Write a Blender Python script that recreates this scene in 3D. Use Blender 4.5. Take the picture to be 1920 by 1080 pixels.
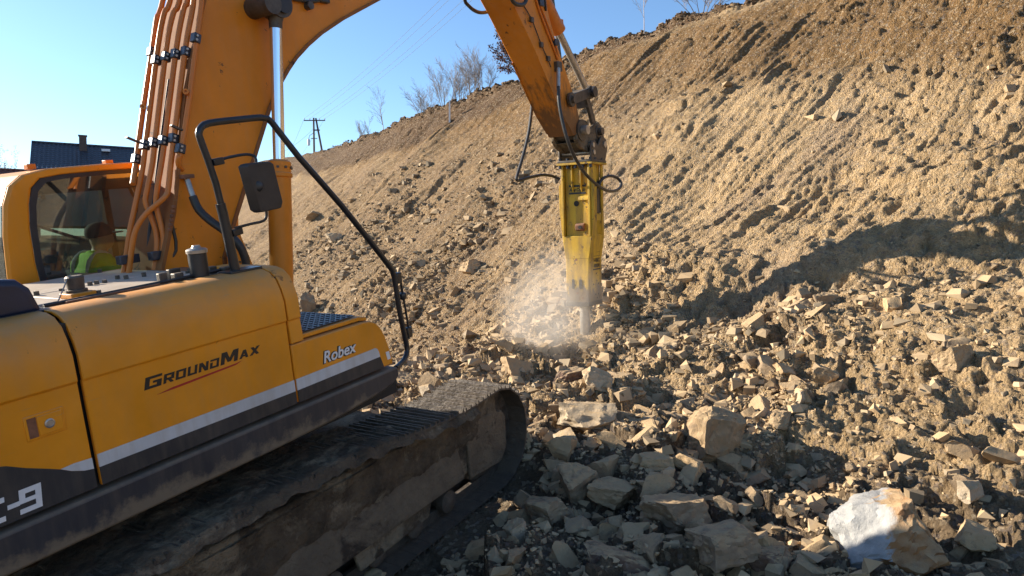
import bpy, bmesh, math, random
import numpy as np
from mathutils import Vector, Matrix

# ------------------------------------------------------------------ camera, sky, sun, exposure
scene = bpy.context.scene
for o in list(bpy.data.objects):
    bpy.data.objects.remove(o)
R = math.radians
CAM_Z = 3.0                                     # eye height above the datum
cam_data = bpy.data.cameras.new('camera')
cam = bpy.data.objects.new('camera', cam_data)
scene.collection.objects.link(cam)
cam.location = (0, 0, CAM_Z)
cam.rotation_euler = (R(90) - math.atan(70 / 1330.0), 0, 0)
cam_data.sensor_width = 36.0
cam_data.lens = 1330.0 / 1920.0 * 36.0
cam_data.clip_start = 0.05
cam_data.clip_end = 3000
scene.camera = cam

SUN_AZ, SUN_EL = R(110.0), R(18.5)              # heading the light travels to (from +Y towards +X), elevation
light_dir = Vector((math.sin(SUN_AZ) * math.cos(SUN_EL), math.cos(SUN_AZ) * math.cos(SUN_EL), -math.sin(SUN_EL)))
world = bpy.data.worlds.new('World')
scene.world = world
world.use_nodes = True
wn = world.node_tree
wn.nodes.clear()
sky = wn.nodes.new('ShaderNodeTexSky')
sky.sky_type = 'NISHITA'
sky.sun_disc = False
sky.sun_elevation = SUN_EL
sky.sun_rotation = math.atan2(-light_dir.x, -light_dir.y)
sky.altitude = 400
sky.air_density = 1.0
sky.dust_density = 0.3
sky.ozone_density = 4.0
bg = wn.nodes.new('ShaderNodeBackground')
bg.inputs['Strength'].default_value = 0.10
wo = wn.nodes.new('ShaderNodeOutputWorld')
wn.links.new(sky.outputs[0], bg.inputs['Color'])
wn.links.new(bg.outputs[0], wo.inputs['Surface'])

sun_data = bpy.data.lights.new('sun', 'SUN')
sun_data.energy = 5.0
sun_data.angle = R(0.53)
sun_data.color = (1.0, 0.895, 0.735)
sun = bpy.data.objects.new('sun', sun_data)
scene.collection.objects.link(sun)
sun.rotation_euler = light_dir.to_track_quat('-Z', 'Y').to_euler()
sun.location = (-30, 10, 30)

vs = scene.view_settings
vs.view_transform = 'Standard'
vs.look = 'None'
vs.exposure = 1.28
vs.gamma = 1.0
vs.use_curve_mapping = False
scene.render.engine = 'CYCLES'
scene.cycles.use_denoising = True
scene.cycles.max_bounces = 8
scene.cycles.transparent_max_bounces = 12
scene.cycles.volume_step_rate = 1.0
scene.cycles.volume_bounces = 1

# ------------------------------------------------------------------ helpers
C = scene.collection


def tag(o, label=None, cat=None, group=None, kind=None):
    if label: o['label'] = label
    if cat: o['category'] = cat
    if group: o['group'] = group
    if kind: o['kind'] = kind
    return o


def empty(name, matrix=None, parent=None):
    o = bpy.data.objects.new(name, None)
    o.empty_display_size = 0.2
    C.objects.link(o)
    if parent: o.parent = parent
    if matrix is not None: o.matrix_local = matrix
    return o


def link(name, me, mat=None, parent=None):
    o = bpy.data.objects.new(name, me)
    C.objects.link(o)
    if mat is not None and not me.materials:
        me.materials.append(mat)
    if parent: o.parent = parent
    return o


class MB:
    """collects simple solids; build() links them as one mesh object"""
    def __init__(self):
        self.v, self.f = [], []

    def add(self, vs_, fs):
        b = len(self.v)
        self.v += [tuple(p) for p in vs_]
        self.f += [tuple(i + b for i in f) for f in fs]
        return self

    def box(self, a, b):
        (x0, y0, z0), (x1, y1, z1) = a, b
        x0, x1 = min(x0, x1), max(x0, x1); y0, y1 = min(y0, y1), max(y0, y1); z0, z1 = min(z0, z1), max(z0, z1)
        return self.add([(x0, y0, z0), (x1, y0, z0), (x1, y1, z0), (x0, y1, z0), (x0, y0, z1), (x1, y0, z1), (x1, y1, z1), (x0, y1, z1)],
                        [(0, 3, 2, 1), (4, 5, 6, 7), (0, 1, 5, 4), (1, 2, 6, 5), (2, 3, 7, 6), (3, 0, 4, 7)])

    def obox(self, c, half, mat3):
        vs_ = []
        for sz in (-1, 1):
            for sx, sy in ((-1, -1), (1, -1), (1, 1), (-1, 1)):
                vs_.append(Vector(c) + mat3 @ Vector((sx * half[0], sy * half[1], sz * half[2])))
        return self.add(vs_, [(0, 3, 2, 1), (4, 5, 6, 7), (0, 1, 5, 4), (1, 2, 6, 5), (2, 3, 7, 6), (3, 0, 4, 7)])

    def bar(self, p, q, a, b, up=(0, 0, 1)):
        """rectangular bar from p to q, full width a (sideways) and b (up)"""
        p, q = Vector(p), Vector(q)
        d = (q - p).normalized()
        s = d.cross(Vector(up))
        if s.length < 1e-4: s = d.cross(Vector((1, 0, 0)))
        s.normalize()
        u = s.cross(d)
        m = Matrix((d, s, u)).transposed()
        return self.obox((p + q) / 2, ((q - p).length / 2, a / 2, b / 2), m)

    def prism(self, poly, y0, y1, axis='y'):
        """poly of 2D points, extruded along axis; for 'y' the points are (x, z), for 'x' (y, z), for 'z' (x, y)"""
        n = len(poly)
        def P(p, t):
            if axis == 'y': return (p[0], t, p[1])
            if axis == 'x': return (t, p[0], p[1])
            return (p[0], p[1], t)
        vs_ = [P(p, y0) for p in poly] + [P(p, y1) for p in poly]
        fs = [tuple(range(n)), tuple(range(2 * n - 1, n - 1, -1))]
        fs += [(i, i + n, (i + 1) % n + n, (i + 1) % n) for i in range(n)]
        return self.add(vs_, fs)

    def cyl(self, p, q, r0, r1=None, n=16, caps=True):
        p, q = Vector(p), Vector(q)
        r1 = r0 if r1 is None else r1
        d = (q - p).normalized()
        s = d.orthogonal().normalized(); u = d.cross(s)
        vs_ = []
        for c, r in ((p, r0), (q, r1)):
            for i in range(n):
                a = 2 * math.pi * i / n
                vs_.append(c + (s * math.cos(a) + u * math.sin(a)) * r)
        fs = [(i, (i + 1) % n, (i + 1) % n + n, i + n) for i in range(n)]
        if caps: fs += [tuple(range(n - 1, -1, -1)), tuple(range(n, 2 * n))]
        return self.add(vs_, fs)

    def rev(self, p, axis, prof, n=20):
        """lathe: prof = [(r, t)], t along the axis from p"""
        p, d = Vector(p), Vector(axis).normalized()
        s = d.orthogonal().normalized(); u = d.cross(s)
        vs_ = []
        for r, t in prof:
            for i in range(n):
                a = 2 * math.pi * i / n
                vs_.append(p + d * t + (s * math.cos(a) + u * math.sin(a)) * max(r, 1e-4))
        fs = []
        for k in range(len(prof) - 1):
            fs += [(k * n + i, k * n + (i + 1) % n, (k + 1) * n + (i + 1) % n, (k + 1) * n + i) for i in range(n)]
        fs += [tuple(range(n - 1, -1, -1)), tuple(range((len(prof) - 1) * n, len(prof) * n))]
        return self.add(vs_, fs)

    def tube(self, path, r, n=10, smooth=0, caps=True):
        path = [Vector(p) for p in path]
        rs = list(r) if isinstance(r, (list, tuple)) else [r] * len(path)
        if smooth:
            np_, nr = [], []
            L = len(path)
            for i in range(L - 1):
                p0, p1, p2, p3 = path[max(i - 1, 0)], path[i], path[i + 1], path[min(i + 2, L - 1)]
                for k in range(smooth):
                    t = k / smooth
                    np_.append(0.5 * ((2 * p1) + (p2 - p0) * t + (2 * p0 - 5 * p1 + 4 * p2 - p3) * t * t + (3 * p1 - p0 - 3 * p2 + p3) * t ** 3))
                    nr.append(rs[i] * (1 - t) + rs[i + 1] * t)
            np_.append(path[-1]); nr.append(rs[-1])
            path, rs = np_, nr
        m = len(path)
        t0 = (path[1] - path[0]).normalized()
        s = t0.orthogonal().normalized()
        vs_ = []
        for i in range(m):
            t = (path[min(i + 1, m - 1)] - path[max(i - 1, 0)]).normalized()
            s = (s - t * s.dot(t)).normalized()
            u = t.cross(s)
            for k in range(n):
                a = 2 * math.pi * k / n
                vs_.append(path[i] + (s * math.cos(a) + u * math.sin(a)) * rs[i])
        fs = []
        for i in range(m - 1):
            fs += [(i * n + k, i * n + (k + 1) % n, (i + 1) * n + (k + 1) % n, (i + 1) * n + k) for k in range(n)]
        if caps: fs += [tuple(range(n - 1, -1, -1)), tuple(range((m - 1) * n, m * n))]
        return self.add(vs_, fs)

    def mesh(self, name, mat=None, angle=35):
        me = bpy.data.meshes.new(name)
        me.from_pydata(self.v, [], self.f)
        bm = bmesh.new(); bm.from_mesh(me)
        bmesh.ops.recalc_face_normals(bm, faces=bm.faces)
        bm.to_mesh(me); bm.free()
        if angle is not None:
            me.shade_smooth()
            me.set_sharp_from_angle(angle=R(angle))
        if mat is not None: me.materials.append(mat)
        return me

    def build(self, name, mat, parent=None, bevel=0.0, seg=2, angle=35):
        o = link(name, self.mesh(name, mat, angle), None, parent)
        if bevel > 0:
            b = o.modifiers.new('bevel', 'BEVEL')
            b.width = bevel; b.segments = seg; b.limit_method = 'ANGLE'; b.angle_limit = R(40)
            b.harden_normals = False
        return o


def text_mesh(txt, size, shear=0.0, bold=0.0, extrude=0.0015, spacing=1.0):
    cu = bpy.data.curves.new('lettering', 'FONT')
    cu.body = txt; cu.size = size; cu.shear = shear; cu.offset = bold; cu.extrude = extrude; cu.space_character = spacing
    ob = bpy.data.objects.new('lettering', cu)
    C.objects.link(ob)
    dg = bpy.context.evaluated_depsgraph_get()
    me = bpy.data.meshes.new_from_object(ob.evaluated_get(dg))
    bpy.data.objects.remove(ob)
    return me


# ------------------------------------------------------------------ vectorised noise
def _hash(ix, iy, seed):
    h = (ix.astype(np.int64) * 374761393 + iy.astype(np.int64) * 668265263 + seed * 1442695041) & 0xFFFFFFFF
    h = ((h ^ (h >> 13)) * 1274126177) & 0xFFFFFFFF
    h = ((h ^ (h >> 16)) * 2246822519) & 0xFFFFFFFF
    return h ^ (h >> 15)


def noise2(x, y, seed=0):
    """gradient noise, about -1..1"""
    x0, y0 = np.floor(x), np.floor(y)
    fx, fy = x - x0, y - y0
    ux = fx * fx * fx * (fx * (fx * 6 - 15) + 10); uy = fy * fy * fy * (fy * (fy * 6 - 15) + 10)
    def g(dx, dy):
        a = _hash(x0 + dx, y0 + dy, seed).astype(np.float64) * (2 * math.pi / 4294967296.0)
        return np.cos(a) * (fx - dx) + np.sin(a) * (fy - dy)
    n0 = g(0, 0) * (1 - ux) + g(1, 0) * ux
    n1 = g(0, 1) * (1 - ux) + g(1, 1) * ux
    return (n0 * (1 - uy) + n1 * uy) * 1.5


def fbm(x, y, seed=0, oct=4, gain=0.5):
    a, s, t = 1.0, np.zeros_like(x), 0.0
    for i in range(oct):
        s += a * noise2(x, y, seed + i * 17); t += a
        a *= gain; x = x * 2.03 + 3.1; y = y * 2.03 + 7.7
    return s / t


def facets(x, y, seed=0, tilt=1.0):
    """broken blocks: every cell of a jittered lattice is a tilted plane of its own height"""
    ix, iy = np.floor(x), np.floor(y)
    best = np.full(x.shape, 1e9); out = np.zeros_like(x)
    for dx in (-1, 0, 1):
        for dy in (-1, 0, 1):
            cx_, cy_ = ix + dx, iy + dy
            h = _hash(cx_, cy_, seed)
            jx = cx_ + (h & 1023) / 1023.0; jy = cy_ + ((h >> 10) & 1023) / 1023.0
            h2 = _hash(cx_, cy_, seed + 7)
            ex, ey = x - jx, y - jy
            d = ex * ex + ey * ey
            hgt = (h2 & 1023) / 1023.0 - 0.5
            gx = ((h2 >> 10) & 1023) / 511.5 - 1; gy = ((h2 >> 20) & 1023) / 511.5 - 1
            v = hgt + tilt * (gx * ex + gy * ey)
            m = d < best
            best = np.where(m, d, best); out = np.where(m, v, out)
    return out


def sstep(a, b, x):
    t = np.clip((x - a) / (b - a), 0, 1)
    return t * t * (3 - 2 * t)


# ------------------------------------------------------------------ materials
def new_mat(name):
    m = bpy.data.materials.new(name)
    m.use_nodes = True
    nt = m.node_tree
    for n in list(nt.nodes): nt.nodes.remove(n)
    out = nt.nodes.new('ShaderNodeOutputMaterial')
    b = nt.nodes.new('ShaderNodeBsdfPrincipled')
    nt.links.new(b.outputs[0], out.inputs['Surface'])
    return m, nt, b, out


class NT:
    def __init__(self, nt):
        self.nt = nt
        self.tc = nt.nodes.new('ShaderNodeTexCoord')

    def link(self, a, b): self.nt.links.new(a, b)

    def map(self, scale=(1, 1, 1), coord='Object', rot=(0, 0, 0)):
        m = self.nt.nodes.new('ShaderNodeMapping')
        m.inputs['Scale'].default_value = scale; m.inputs['Rotation'].default_value = rot
        self.link(self.tc.outputs[coord], m.inputs['Vector'])
        return m.outputs[0]

    def noise(self, scale, detail=4, rough=0.55, vec=None, coord='Object', dist=0.0):
        n = self.nt.nodes.new('ShaderNodeTexNoise')
        n.inputs['Scale'].default_value = scale; n.inputs['Detail'].default_value = detail
        n.inputs['Roughness'].default_value = rough; n.inputs['Distortion'].default_value = dist
        self.link(vec if vec is not None else self.tc.outputs[coord], n.inputs['Vector'])
        return n.outputs['Fac']

    def voro(self, scale, feature='F1', vec=None, coord='Object', out='Distance'):
        n = self.nt.nodes.new('ShaderNodeTexVoronoi')
        n.feature = feature
        n.inputs['Scale'].default_value = scale
        self.link(vec if vec is not None else self.tc.outputs[coord], n.inputs['Vector'])
        return n.outputs[out]

    def ramp(self, fac, stops, interp='LINEAR'):
        r = self.nt.nodes.new('ShaderNodeValToRGB')
        r.color_ramp.interpolation = interp
        e = r.color_ramp.elements
        while len(e) < len(stops): e.new(0.5)
        for i, (p, c) in enumerate(stops):
            e[i].position = p
            e[i].color = (c, c, c, 1) if isinstance(c, (int, float)) else (*c, 1)
        self.link(fac, r.inputs[0])
        return r.outputs[0]

    def mix(self, fac, a, b, mode='MIX'):
        m = self.nt.nodes.new('ShaderNodeMix')
        m.data_type = 'RGBA'; m.blend_type = mode
        for sock, val in ((m.inputs[0], fac), (m.inputs[6], a), (m.inputs[7], b)):
            if isinstance(val, (int, float)): sock.default_value = val
            elif isinstance(val, tuple): sock.default_value = (*val, 1)
            else: self.link(val, sock)
        return m.outputs[2]

    def math(self, op, a, b=None, clamp=False):
        m = self.nt.nodes.new('ShaderNodeMath')
        m.operation = op; m.use_clamp = clamp
        for sock, val in ((m.inputs[0], a), (m.inputs[1], b)):
            if val is None: continue
            if isinstance(val, (int, float)): sock.default_value = val
            else: self.link(val, sock)
        return m.outputs[0]

    def bump(self, h, strength=0.5, dist=0.02, normal=None):
        b = self.nt.nodes.new('ShaderNodeBump')
        b.inputs['Strength'].default_value = strength; b.inputs['Distance'].default_value = dist
        self.link(h, b.inputs['Height'])
        if normal is not None: self.link(normal, b.inputs['Normal'])
        return b.outputs[0]

    def sep(self, coord='Object'):
        s = self.nt.nodes.new('ShaderNodeSeparateXYZ')
        self.link(self.tc.outputs[coord], s.inputs[0])
        return s.outputs

    def geo(self): return self.nt.nodes.new('ShaderNodeNewGeometry')

    def attr(self, name):
        a = self.nt.nodes.new('ShaderNodeAttribute'); a.attribute_name = name
        return a.outputs['Color']

    def rnd(self):
        o = self.nt.nodes.new('ShaderNodeObjectInfo')
        return o.outputs['Random']


DUST = (0.36, 0.27, 0.17)
MUD = (0.085, 0.062, 0.042)


def paint(name, col, rough=0.42, dust=0.35, chips=0.5, worn=(0.05, 0.03, 0.02), low_dirt=None, streak=True, low_col=(0.20, 0.155, 0.105), dirt_map=(1, 1, 1)):
    """machine paint: faded patches, dust that lies on it, chips down to dark metal"""
    m, nt, b, out = new_mat(name)
    k = NT(nt)
    fade = k.noise(1.7, 5, 0.6)
    c = k.mix(k.ramp(fade, [(0.35, 0.0), (0.7, 1.0)]), tuple(x * 0.86 for x in col), tuple(min(1, x * 1.08 + 0.006) for x in col))
    # dust film in cloudy patches and runs
    st = k.noise(5.0, 5, 0.6, vec=k.map((3.0, 3.0, 0.45))) if streak else k.noise(4.0, 5)
    geo = k.geo()
    sx = nt.nodes.new('ShaderNodeSeparateXYZ'); k.link(geo.outputs['Normal'], sx.inputs[0])
    lie = k.math('MULTIPLY', k.math('MAXIMUM', sx.outputs[2], 0.0), 0.55)
    dn = k.math('ADD', k.math('MULTIPLY', k.ramp(st, [(0.42, 0.0), (0.75, 1.0)]), dust), lie, True)
    dn = k.math('MULTIPLY', dn, k.ramp(k.noise(9.0, 6, 0.7), [(0.25, 0.35), (0.65, 1.0)]))
    c = k.mix(dn, c, DUST)
    ch = k.noise(7.0, 8, 0.72)
    cm = k.ramp(ch, [(0.735 - 0.05 * chips, 0.0), (0.755 - 0.05 * chips, 1.0)])
    c = k.mix(k.math('MULTIPLY', cm, min(1.0, chips * 1.6)), c, worn)
    if chips > 0:
        sc1 = k.noise(3.1, 7, 0.66, vec=k.map((1.0, 1.0, 1.35), rot=(0, 0.5, 0)), dist=0.9)
        sm = k.ramp(sc1, [(0.700 - 0.062 * chips, 0.0), (0.718 - 0.062 * chips, 1.0)])
        sm = k.math('MULTIPLY', sm, k.ramp(k.noise(26.0, 5, 0.7), [(0.42, 0.0), (0.55, 1.0)]))
        c = k.mix(k.math('MULTIPLY', sm, min(1.0, chips)), c, worn)
    if chips > 0:
        # fine rubbed lines along the machine
        ln = k.noise(9.0, 4, 0.6, vec=k.map((0.35, 1.0, 9.0), rot=(0, 0.05, 0)))
        lm = k.math('MULTIPLY', k.ramp(ln, [(0.66, 0.0), (0.70, 1.0)]), k.ramp(k.noise(1.6, 3), [(0.5, 0.0), (0.62, 0.35)]))
        c = k.mix(lm, c, DUST)
    if low_dirt:
        z0, z1 = low_dirt                         # mud splashed up from below
        zz = k.sep()[2]
        t = k.math('DIVIDE', k.math('SUBTRACT', zz, z0), z1 - z0)
        t = k.math('ADD', t, k.math('MULTIPLY', k.math('SUBTRACT', k.noise(6.0, 7, 0.68, vec=k.map(dirt_map)), 0.5), 1.9))
        mk = k.ramp(t, [(0.25, 1.0), (0.6, 0.0)])
        c = k.mix(k.math('MULTIPLY', mk, 0.85), c, low_col)
    k.link(c, b.inputs['Base Color'])
    rr = k.math('ADD', k.math('MULTIPLY', dn, 0.4), rough)
    k.link(rr, b.inputs['Roughness'])
    b.inputs['Specular IOR Level'].default_value = 0.32
    k.link(k.bump(k.noise(40.0, 6, 0.7), 0.10, 0.004, k.bump(k.noise(2.2, 2), 0.12, 0.03)), b.inputs['Normal'])
    return m


def plain(name, col, rough=0.6, metal=0.0, var=0.25, scale=9.0, bump=0.15, dust=0.2):
    m, nt, b, out = new_mat(name)
    k = NT(nt)
    n = k.noise(scale, 6, 0.65)
    c = k.mix(k.ramp(n, [(0.3, 0.0), (0.7, 1.0)]), tuple(x * (1 - var) for x in col), tuple(min(1, x * (1 + var)) for x in col))
    geo = k.geo()
    sx = nt.nodes.new('ShaderNodeSeparateXYZ'); k.link(geo.outputs['Normal'], sx.inputs[0])
    d = k.math('MULTIPLY', k.math('ADD', k.math('MAXIMUM', sx.outputs[2], 0.0), 0.25), dust)
    d = k.math('MULTIPLY', d, k.ramp(k.noise(scale * 0.7, 6, 0.7), [(0.3, 0.2), (0.65, 1.0)]), True)
    c = k.mix(d, c, DUST)
    k.link(c, b.inputs['Base Color'])
    b.inputs['Roughness'].default_value = rough; b.inputs['Metallic'].default_value = metal
    if bump: k.link(k.bump(k.noise(scale * 5, 5, 0.7), bump, 0.006), b.inputs['Normal'])
    return m


MAT = {}
MAT['orange'] = paint('orange_paint', (0.80, 0.290, 0.010), 0.38, 0.15, 0.65)
MAT['boom'] = paint('orange_boom_paint', (0.72, 0.225, 0.009), 0.42, 0.14, 1.1)
MAT['arm'] = paint('worn_orange_arm_paint', (0.60, 0.20, 0.012), 0.45, 0.20, 1.25, worn=(0.045, 0.026, 0.016), low_dirt=(3.3, 4.7), low_col=(0.10, 0.052, 0.024), dirt_map=(1.0, 1.6, 0.35))
MAT['boom_edge'] = paint('rusty_boom_edge_paint', (0.27, 0.095, 0.022), 0.75, 0.20, 1.3)
MAT['pipe'] = paint('orange_pipe_paint', (0.62, 0.175, 0.018), 0.32, 0.12, 0.6)
MAT['grey_band'] = paint('dark_grey_paint', (0.036, 0.035, 0.037), 0.48, 0.16, 0.0)
MAT['skirt'] = paint('dark_grey_skirt_paint', (0.040, 0.040, 0.046), 0.44, 0.14, 0.0, low_dirt=(1.30, 1.50))
MAT['white'] = paint('worn_white_paint', (0.58, 0.58, 0.58), 0.5, 0.45, 0.7, worn=(0.22, 0.20, 0.18))
MAT['black'] = plain('black_plastic', (0.018, 0.019, 0.022), 0.42, 0.0, 0.3, 12, 0.1, 0.10)
MAT['rail'] = plain('black_rail_paint', (0.016, 0.018, 0.022), 0.32, 0.0, 0.3, 10, 0.06, 0.05)
MAT['steel'] = plain('dull_dark_steel', (0.085, 0.075, 0.066), 0.55, 0.6, 0.4, 14, 0.3, 0.45)
MAT['pale_steel'] = plain('pale_worn_steel', (0.42, 0.39, 0.35), 0.42, 0.7, 0.25, 14, 0.2, 0.3)
MAT['clamp'] = plain('blued_clamp_steel', (0.045, 0.055, 0.075), 0.38, 0.5, 0.4, 20, 0.1, 0.15)
MAT['rubber'] = plain('hose_rubber', (0.017, 0.016, 0.016), 0.40, 0.0, 0.35, 25, 0.15, 0.10)
MAT['deck'] = plain('dusty_deck_plate', (0.52, 0.44, 0.36), 0.55, 0.0, 0.2, 6, 0.2, 0.5)
MAT['rust'] = plain('rusty_plate', (0.20, 0.075, 0.035), 0.7, 0.1, 0.5, 16, 0.4, 0.4)
MAT['dark'] = plain('dark_interior', (0.018, 0.017, 0.016), 0.8, 0, 0.3, 8, 0.1, 0.1)
MAT['lettering_dark'] = plain('dark_lettering', (0.012, 0.012, 0.013), 0.45, 0, 0.2, 20, 0, 0.05)
MAT['lettering_white'] = plain('white_lettering', (0.74, 0.74, 0.74), 0.45, 0, 0.08, 20, 0, 0.10)
MAT['lettering_red'] = plain('red_lettering', (0.42, 0.012, 0.012), 0.45, 0, 0.2, 20, 0, 0.05)
MAT['hood'] = plain('dark_blue_hood_paint', (0.010, 0.016, 0.040), 0.36, 0, 0.3, 7, 0.05, 0.05)
MAT['seat'] = plain('grey_seat_cloth', (0.05, 0.055, 0.06), 0.9, 0, 0.3, 30, 0.2, 0.05)


def chrome():
    m, nt, b, out = new_mat('chromed_rod')
    k = NT(nt)
    b.inputs['Base Color'].default_value = (0.78, 0.80, 0.84, 1)
    b.inputs['Metallic'].default_value = 1.0
    n = k.noise(6.0, 5, 0.6, vec=k.map((8, 8, 0.8)))
    k.link(k.ramp(n, [(0.3, 0.06), (0.8, 0.22)]), b.inputs['Roughness'])
    return m


def glass():
    m, nt, b, out = new_mat('tinted_cab_glass')
    nt.nodes.remove(b)
    k = NT(nt)
    t = nt.nodes.new('ShaderNodeBsdfTransparent'); t.inputs[0].default_value = (0.36, 0.43, 0.40, 1)
    g = nt.nodes.new('ShaderNodeBsdfGlossy'); g.inputs['Roughness'].default_value = 0.02
    g.inputs['Color'].default_value = (0.9, 0.95, 1.0, 1)
    dust = nt.nodes.new('ShaderNodeBsdfDiffuse'); dust.inputs[0].default_value = (0.38, 0.34, 0.27, 1)
    f = nt.nodes.new('ShaderNodeFresnel'); f.inputs[0].default_value = 1.9
    m1 = nt.nodes.new('ShaderNodeMixShader'); m2 = nt.nodes.new('ShaderNodeMixShader')
    k.link(f.outputs[0], m1.inputs[0]); k.link(t.outputs[0], m1.inputs[1]); k.link(g.outputs[0], m1.inputs[2])
    d = k.ramp(k.noise(5.0, 6, 0.65), [(0.35, 0.02), (0.8, 0.16)])
    k.link(d, m2.inputs[0]); k.link(m1.outputs[0], m2.inputs[1]); k.link(dust.outputs[0], m2.inputs[2])
    k.link(m2.outputs[0], out.inputs['Surface'])
    return m


MAT['chrome'] = chrome()
MAT['glass'] = glass()


def yellow_housing():
    m, nt, b, out = new_mat('worn_yellow_breaker_paint')
    k = NT(nt)
    n = k.noise(2.6, 5, 0.6)
    c = k.mix(k.ramp(n, [(0.3, 0.0), (0.75, 1.0)]), (0.52, 0.29, 0.008), (0.64, 0.40, 0.018))
    z = k.sep()[2]
    # paint scraped to grey steel towards the lower end
    t = k.math('DIVIDE', k.math('SUBTRACT', z, 0.42), 0.80)
    t = k.math('ADD', t, k.math('MULTIPLY', k.math('SUBTRACT', k.noise(3.2, 7, 0.7, vec=k.map((1.6, 1.6, 0.7))), 0.5), 1.7))
    scr = k.ramp(t, [(0.40, 1.0), (0.52, 0.0)])
    bare = k.mix(k.noise(11.0, 6, 0.7), (0.065, 0.048, 0.040), (0.235, 0.17, 0.115))
    c = k.mix(scr, c, bare)
    ch = k.noise(8.0, 8, 0.75)
    c = k.mix(k.ramp(ch, [(0.585, 0.0), (0.62, 1.0)]), c, (0.075, 0.048, 0.032))
    gr = k.ramp(k.noise(3.5, 6, 0.65, vec=k.map((2.5, 2.5, 0.6))), [(0.40, 0.0), (0.68, 0.8)])
    c = k.mix(gr, c, (0.22, 0.125, 0.03))
    k.link(c, b.inputs['Base Color'])
    b.inputs['Roughness'].default_value = 0.55
    k.link(k.bump(k.noise(25.0, 6, 0.7), 0.25, 0.008), b.inputs['Normal'])
    return m


MAT['yellow'] = yellow_housing()


def mud_mat(name, lo=(0.065, 0.048, 0.034), hi=(0.20, 0.145, 0.092), pale=(0.30, 0.23, 0.15), palef=0.35):
    m, nt, b, out = new_mat(name)
    k = NT(nt)
    n = k.noise(5.0, 8, 0.65)
    c = k.mix(k.ramp(n, [(0.3, 0.0), (0.7, 1.0)]), lo, hi)
    n2 = k.noise(2.3, 7, 0.7, dist=0.4)
    c = k.mix(k.ramp(n2, [(0.62 - palef * 0.3, 0.0), (0.72 - palef * 0.3, 1.0)]), c, pale)
    k.link(c, b.inputs['Base Color'])
    b.inputs['Roughness'].default_value = 0.9
    b.inputs['Specular IOR Level'].default_value = 0.2
    k.link(k.bump(k.noise(28.0, 8, 0.75), 0.9, 0.03, k.bump(k.noise(7.0, 5, 0.6), 0.8, 0.06)), b.inputs['Normal'])
    return m


MAT['mud'] = mud_mat('caked_mud')
MAT['frame'] = mud_mat('muddy_track_frame', palef=0.45)
MAT['pale_mud'] = mud_mat('dry_pale_mud', (0.075, 0.056, 0.038), (0.14, 0.105, 0.07), (0.22, 0.168, 0.108), 0.6)


def shoe_mat():
    m, nt, b, out = new_mat('muddy_track_steel')
    k = NT(nt)
    n = k.noise(4.0, 8, 0.7, coord='Object')
    c = k.mix(k.ramp(n, [(0.3, 0.0), (0.7, 1.0)]), (0.040, 0.031, 0.024), (0.14, 0.10, 0.066))
    x = k.math('MULTIPLY', k.rnd(), 0.35)
    c = k.mix(x, c, (0.16, 0.115, 0.075))
    k.link(c, b.inputs['Base Color'])
    b.inputs['Roughness'].default_value = 0.62
    k.link(k.bump(k.noise(30.0, 8, 0.75), 0.9, 0.02, k.bump(k.noise(8.0, 5, 0.6), 0.7, 0.05)), b.inputs['Normal'])
    return m


MAT['shoe'] = shoe_mat()


# ------------------------------------------------------------------ the ground: tilted pit floor and cut slope, one sheet to the horizon
# s runs along the foot of the slope, w into the slope; both in metres from below the camera
SD = np.array([-0.5592, 0.8290]); WD = np.array([0.8290, 0.5592])
CREST_W = 18.0
CREST = [(7.06, 7.11), (10.72, 7.17), (13.51, 7.28), (17.57, 7.49), (22.16, 7.4), (26.68, 7.39), (30.96, 7.34), (35.64, 7.29), (42.31, 7.12), (52.34, 7.16), (70.61, 8.53)]
CRS = np.array([p[0] for p in CREST]); CRZ = np.array([p[1] for p in CREST])


def base_z(s, w, rough=True):
    x = SD[0] * s + WD[0] * w; y = SD[1] * s + WD[1] * w
    floor = -3.02 + 0.148 * (0.532 * x + 0.847 * y)
    floor = np.clip(floor, -3.9, 1.6)
    lf = sstep(9.5, 13.5, s)                                   # beyond the machine the pit floor lies lower
    floor = floor * (1 - lf) + lf * np.maximum(np.minimum(floor, -2.95 + 0.06 * np.clip(s - 13, 0, None)), -3.9)
    zc = np.interp(s, CRS, CRZ)
    end = sstep(78, 105, s)
    zc = zc * (1 - end) + (floor + 0.3) * end
    wr = w + (0.35 * noise2(s / 7.0, s * 0 + 3.3, 5) + 0.20 * noise2(s / 2.7, w / 6.0, 6) if rough else 0)
    def prof(q):
        k = np.clip((q - 10.6) / (CREST_W - 10.6), 0, 1)
        up = 0.36 + (zc - 0.36) * k
        lo = np.interp(q, [2.0, 5.5, 7.35, 9.2, 10.6], [-5.0, -2.25, -1.42, -0.44, 0.36])
        lo2 = np.interp(q, [2.0, 6.1, 10.6], [-6.5, -3.3, 0.36])
        return np.where(q < 10.6, lo * (1 - lf) + lo2 * lf, up)
    sl = (prof(wr - 0.3) + prof(wr) + prof(wr + 0.3)) / 3
    back = np.clip(w - CREST_W, 0, None)
    sl = sl + np.where(w > CREST_W, 0.03 * np.clip(back, 0, 2) + 0.17 * np.clip(back - 2, 0, 70), 0)
    h = np.clip(0.5 + 0.5 * (sl - floor) / 0.7, 0, 1)
    return floor * (1 - h) + sl * h + 0.7 * h * (1 - h) * 0.5


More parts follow.
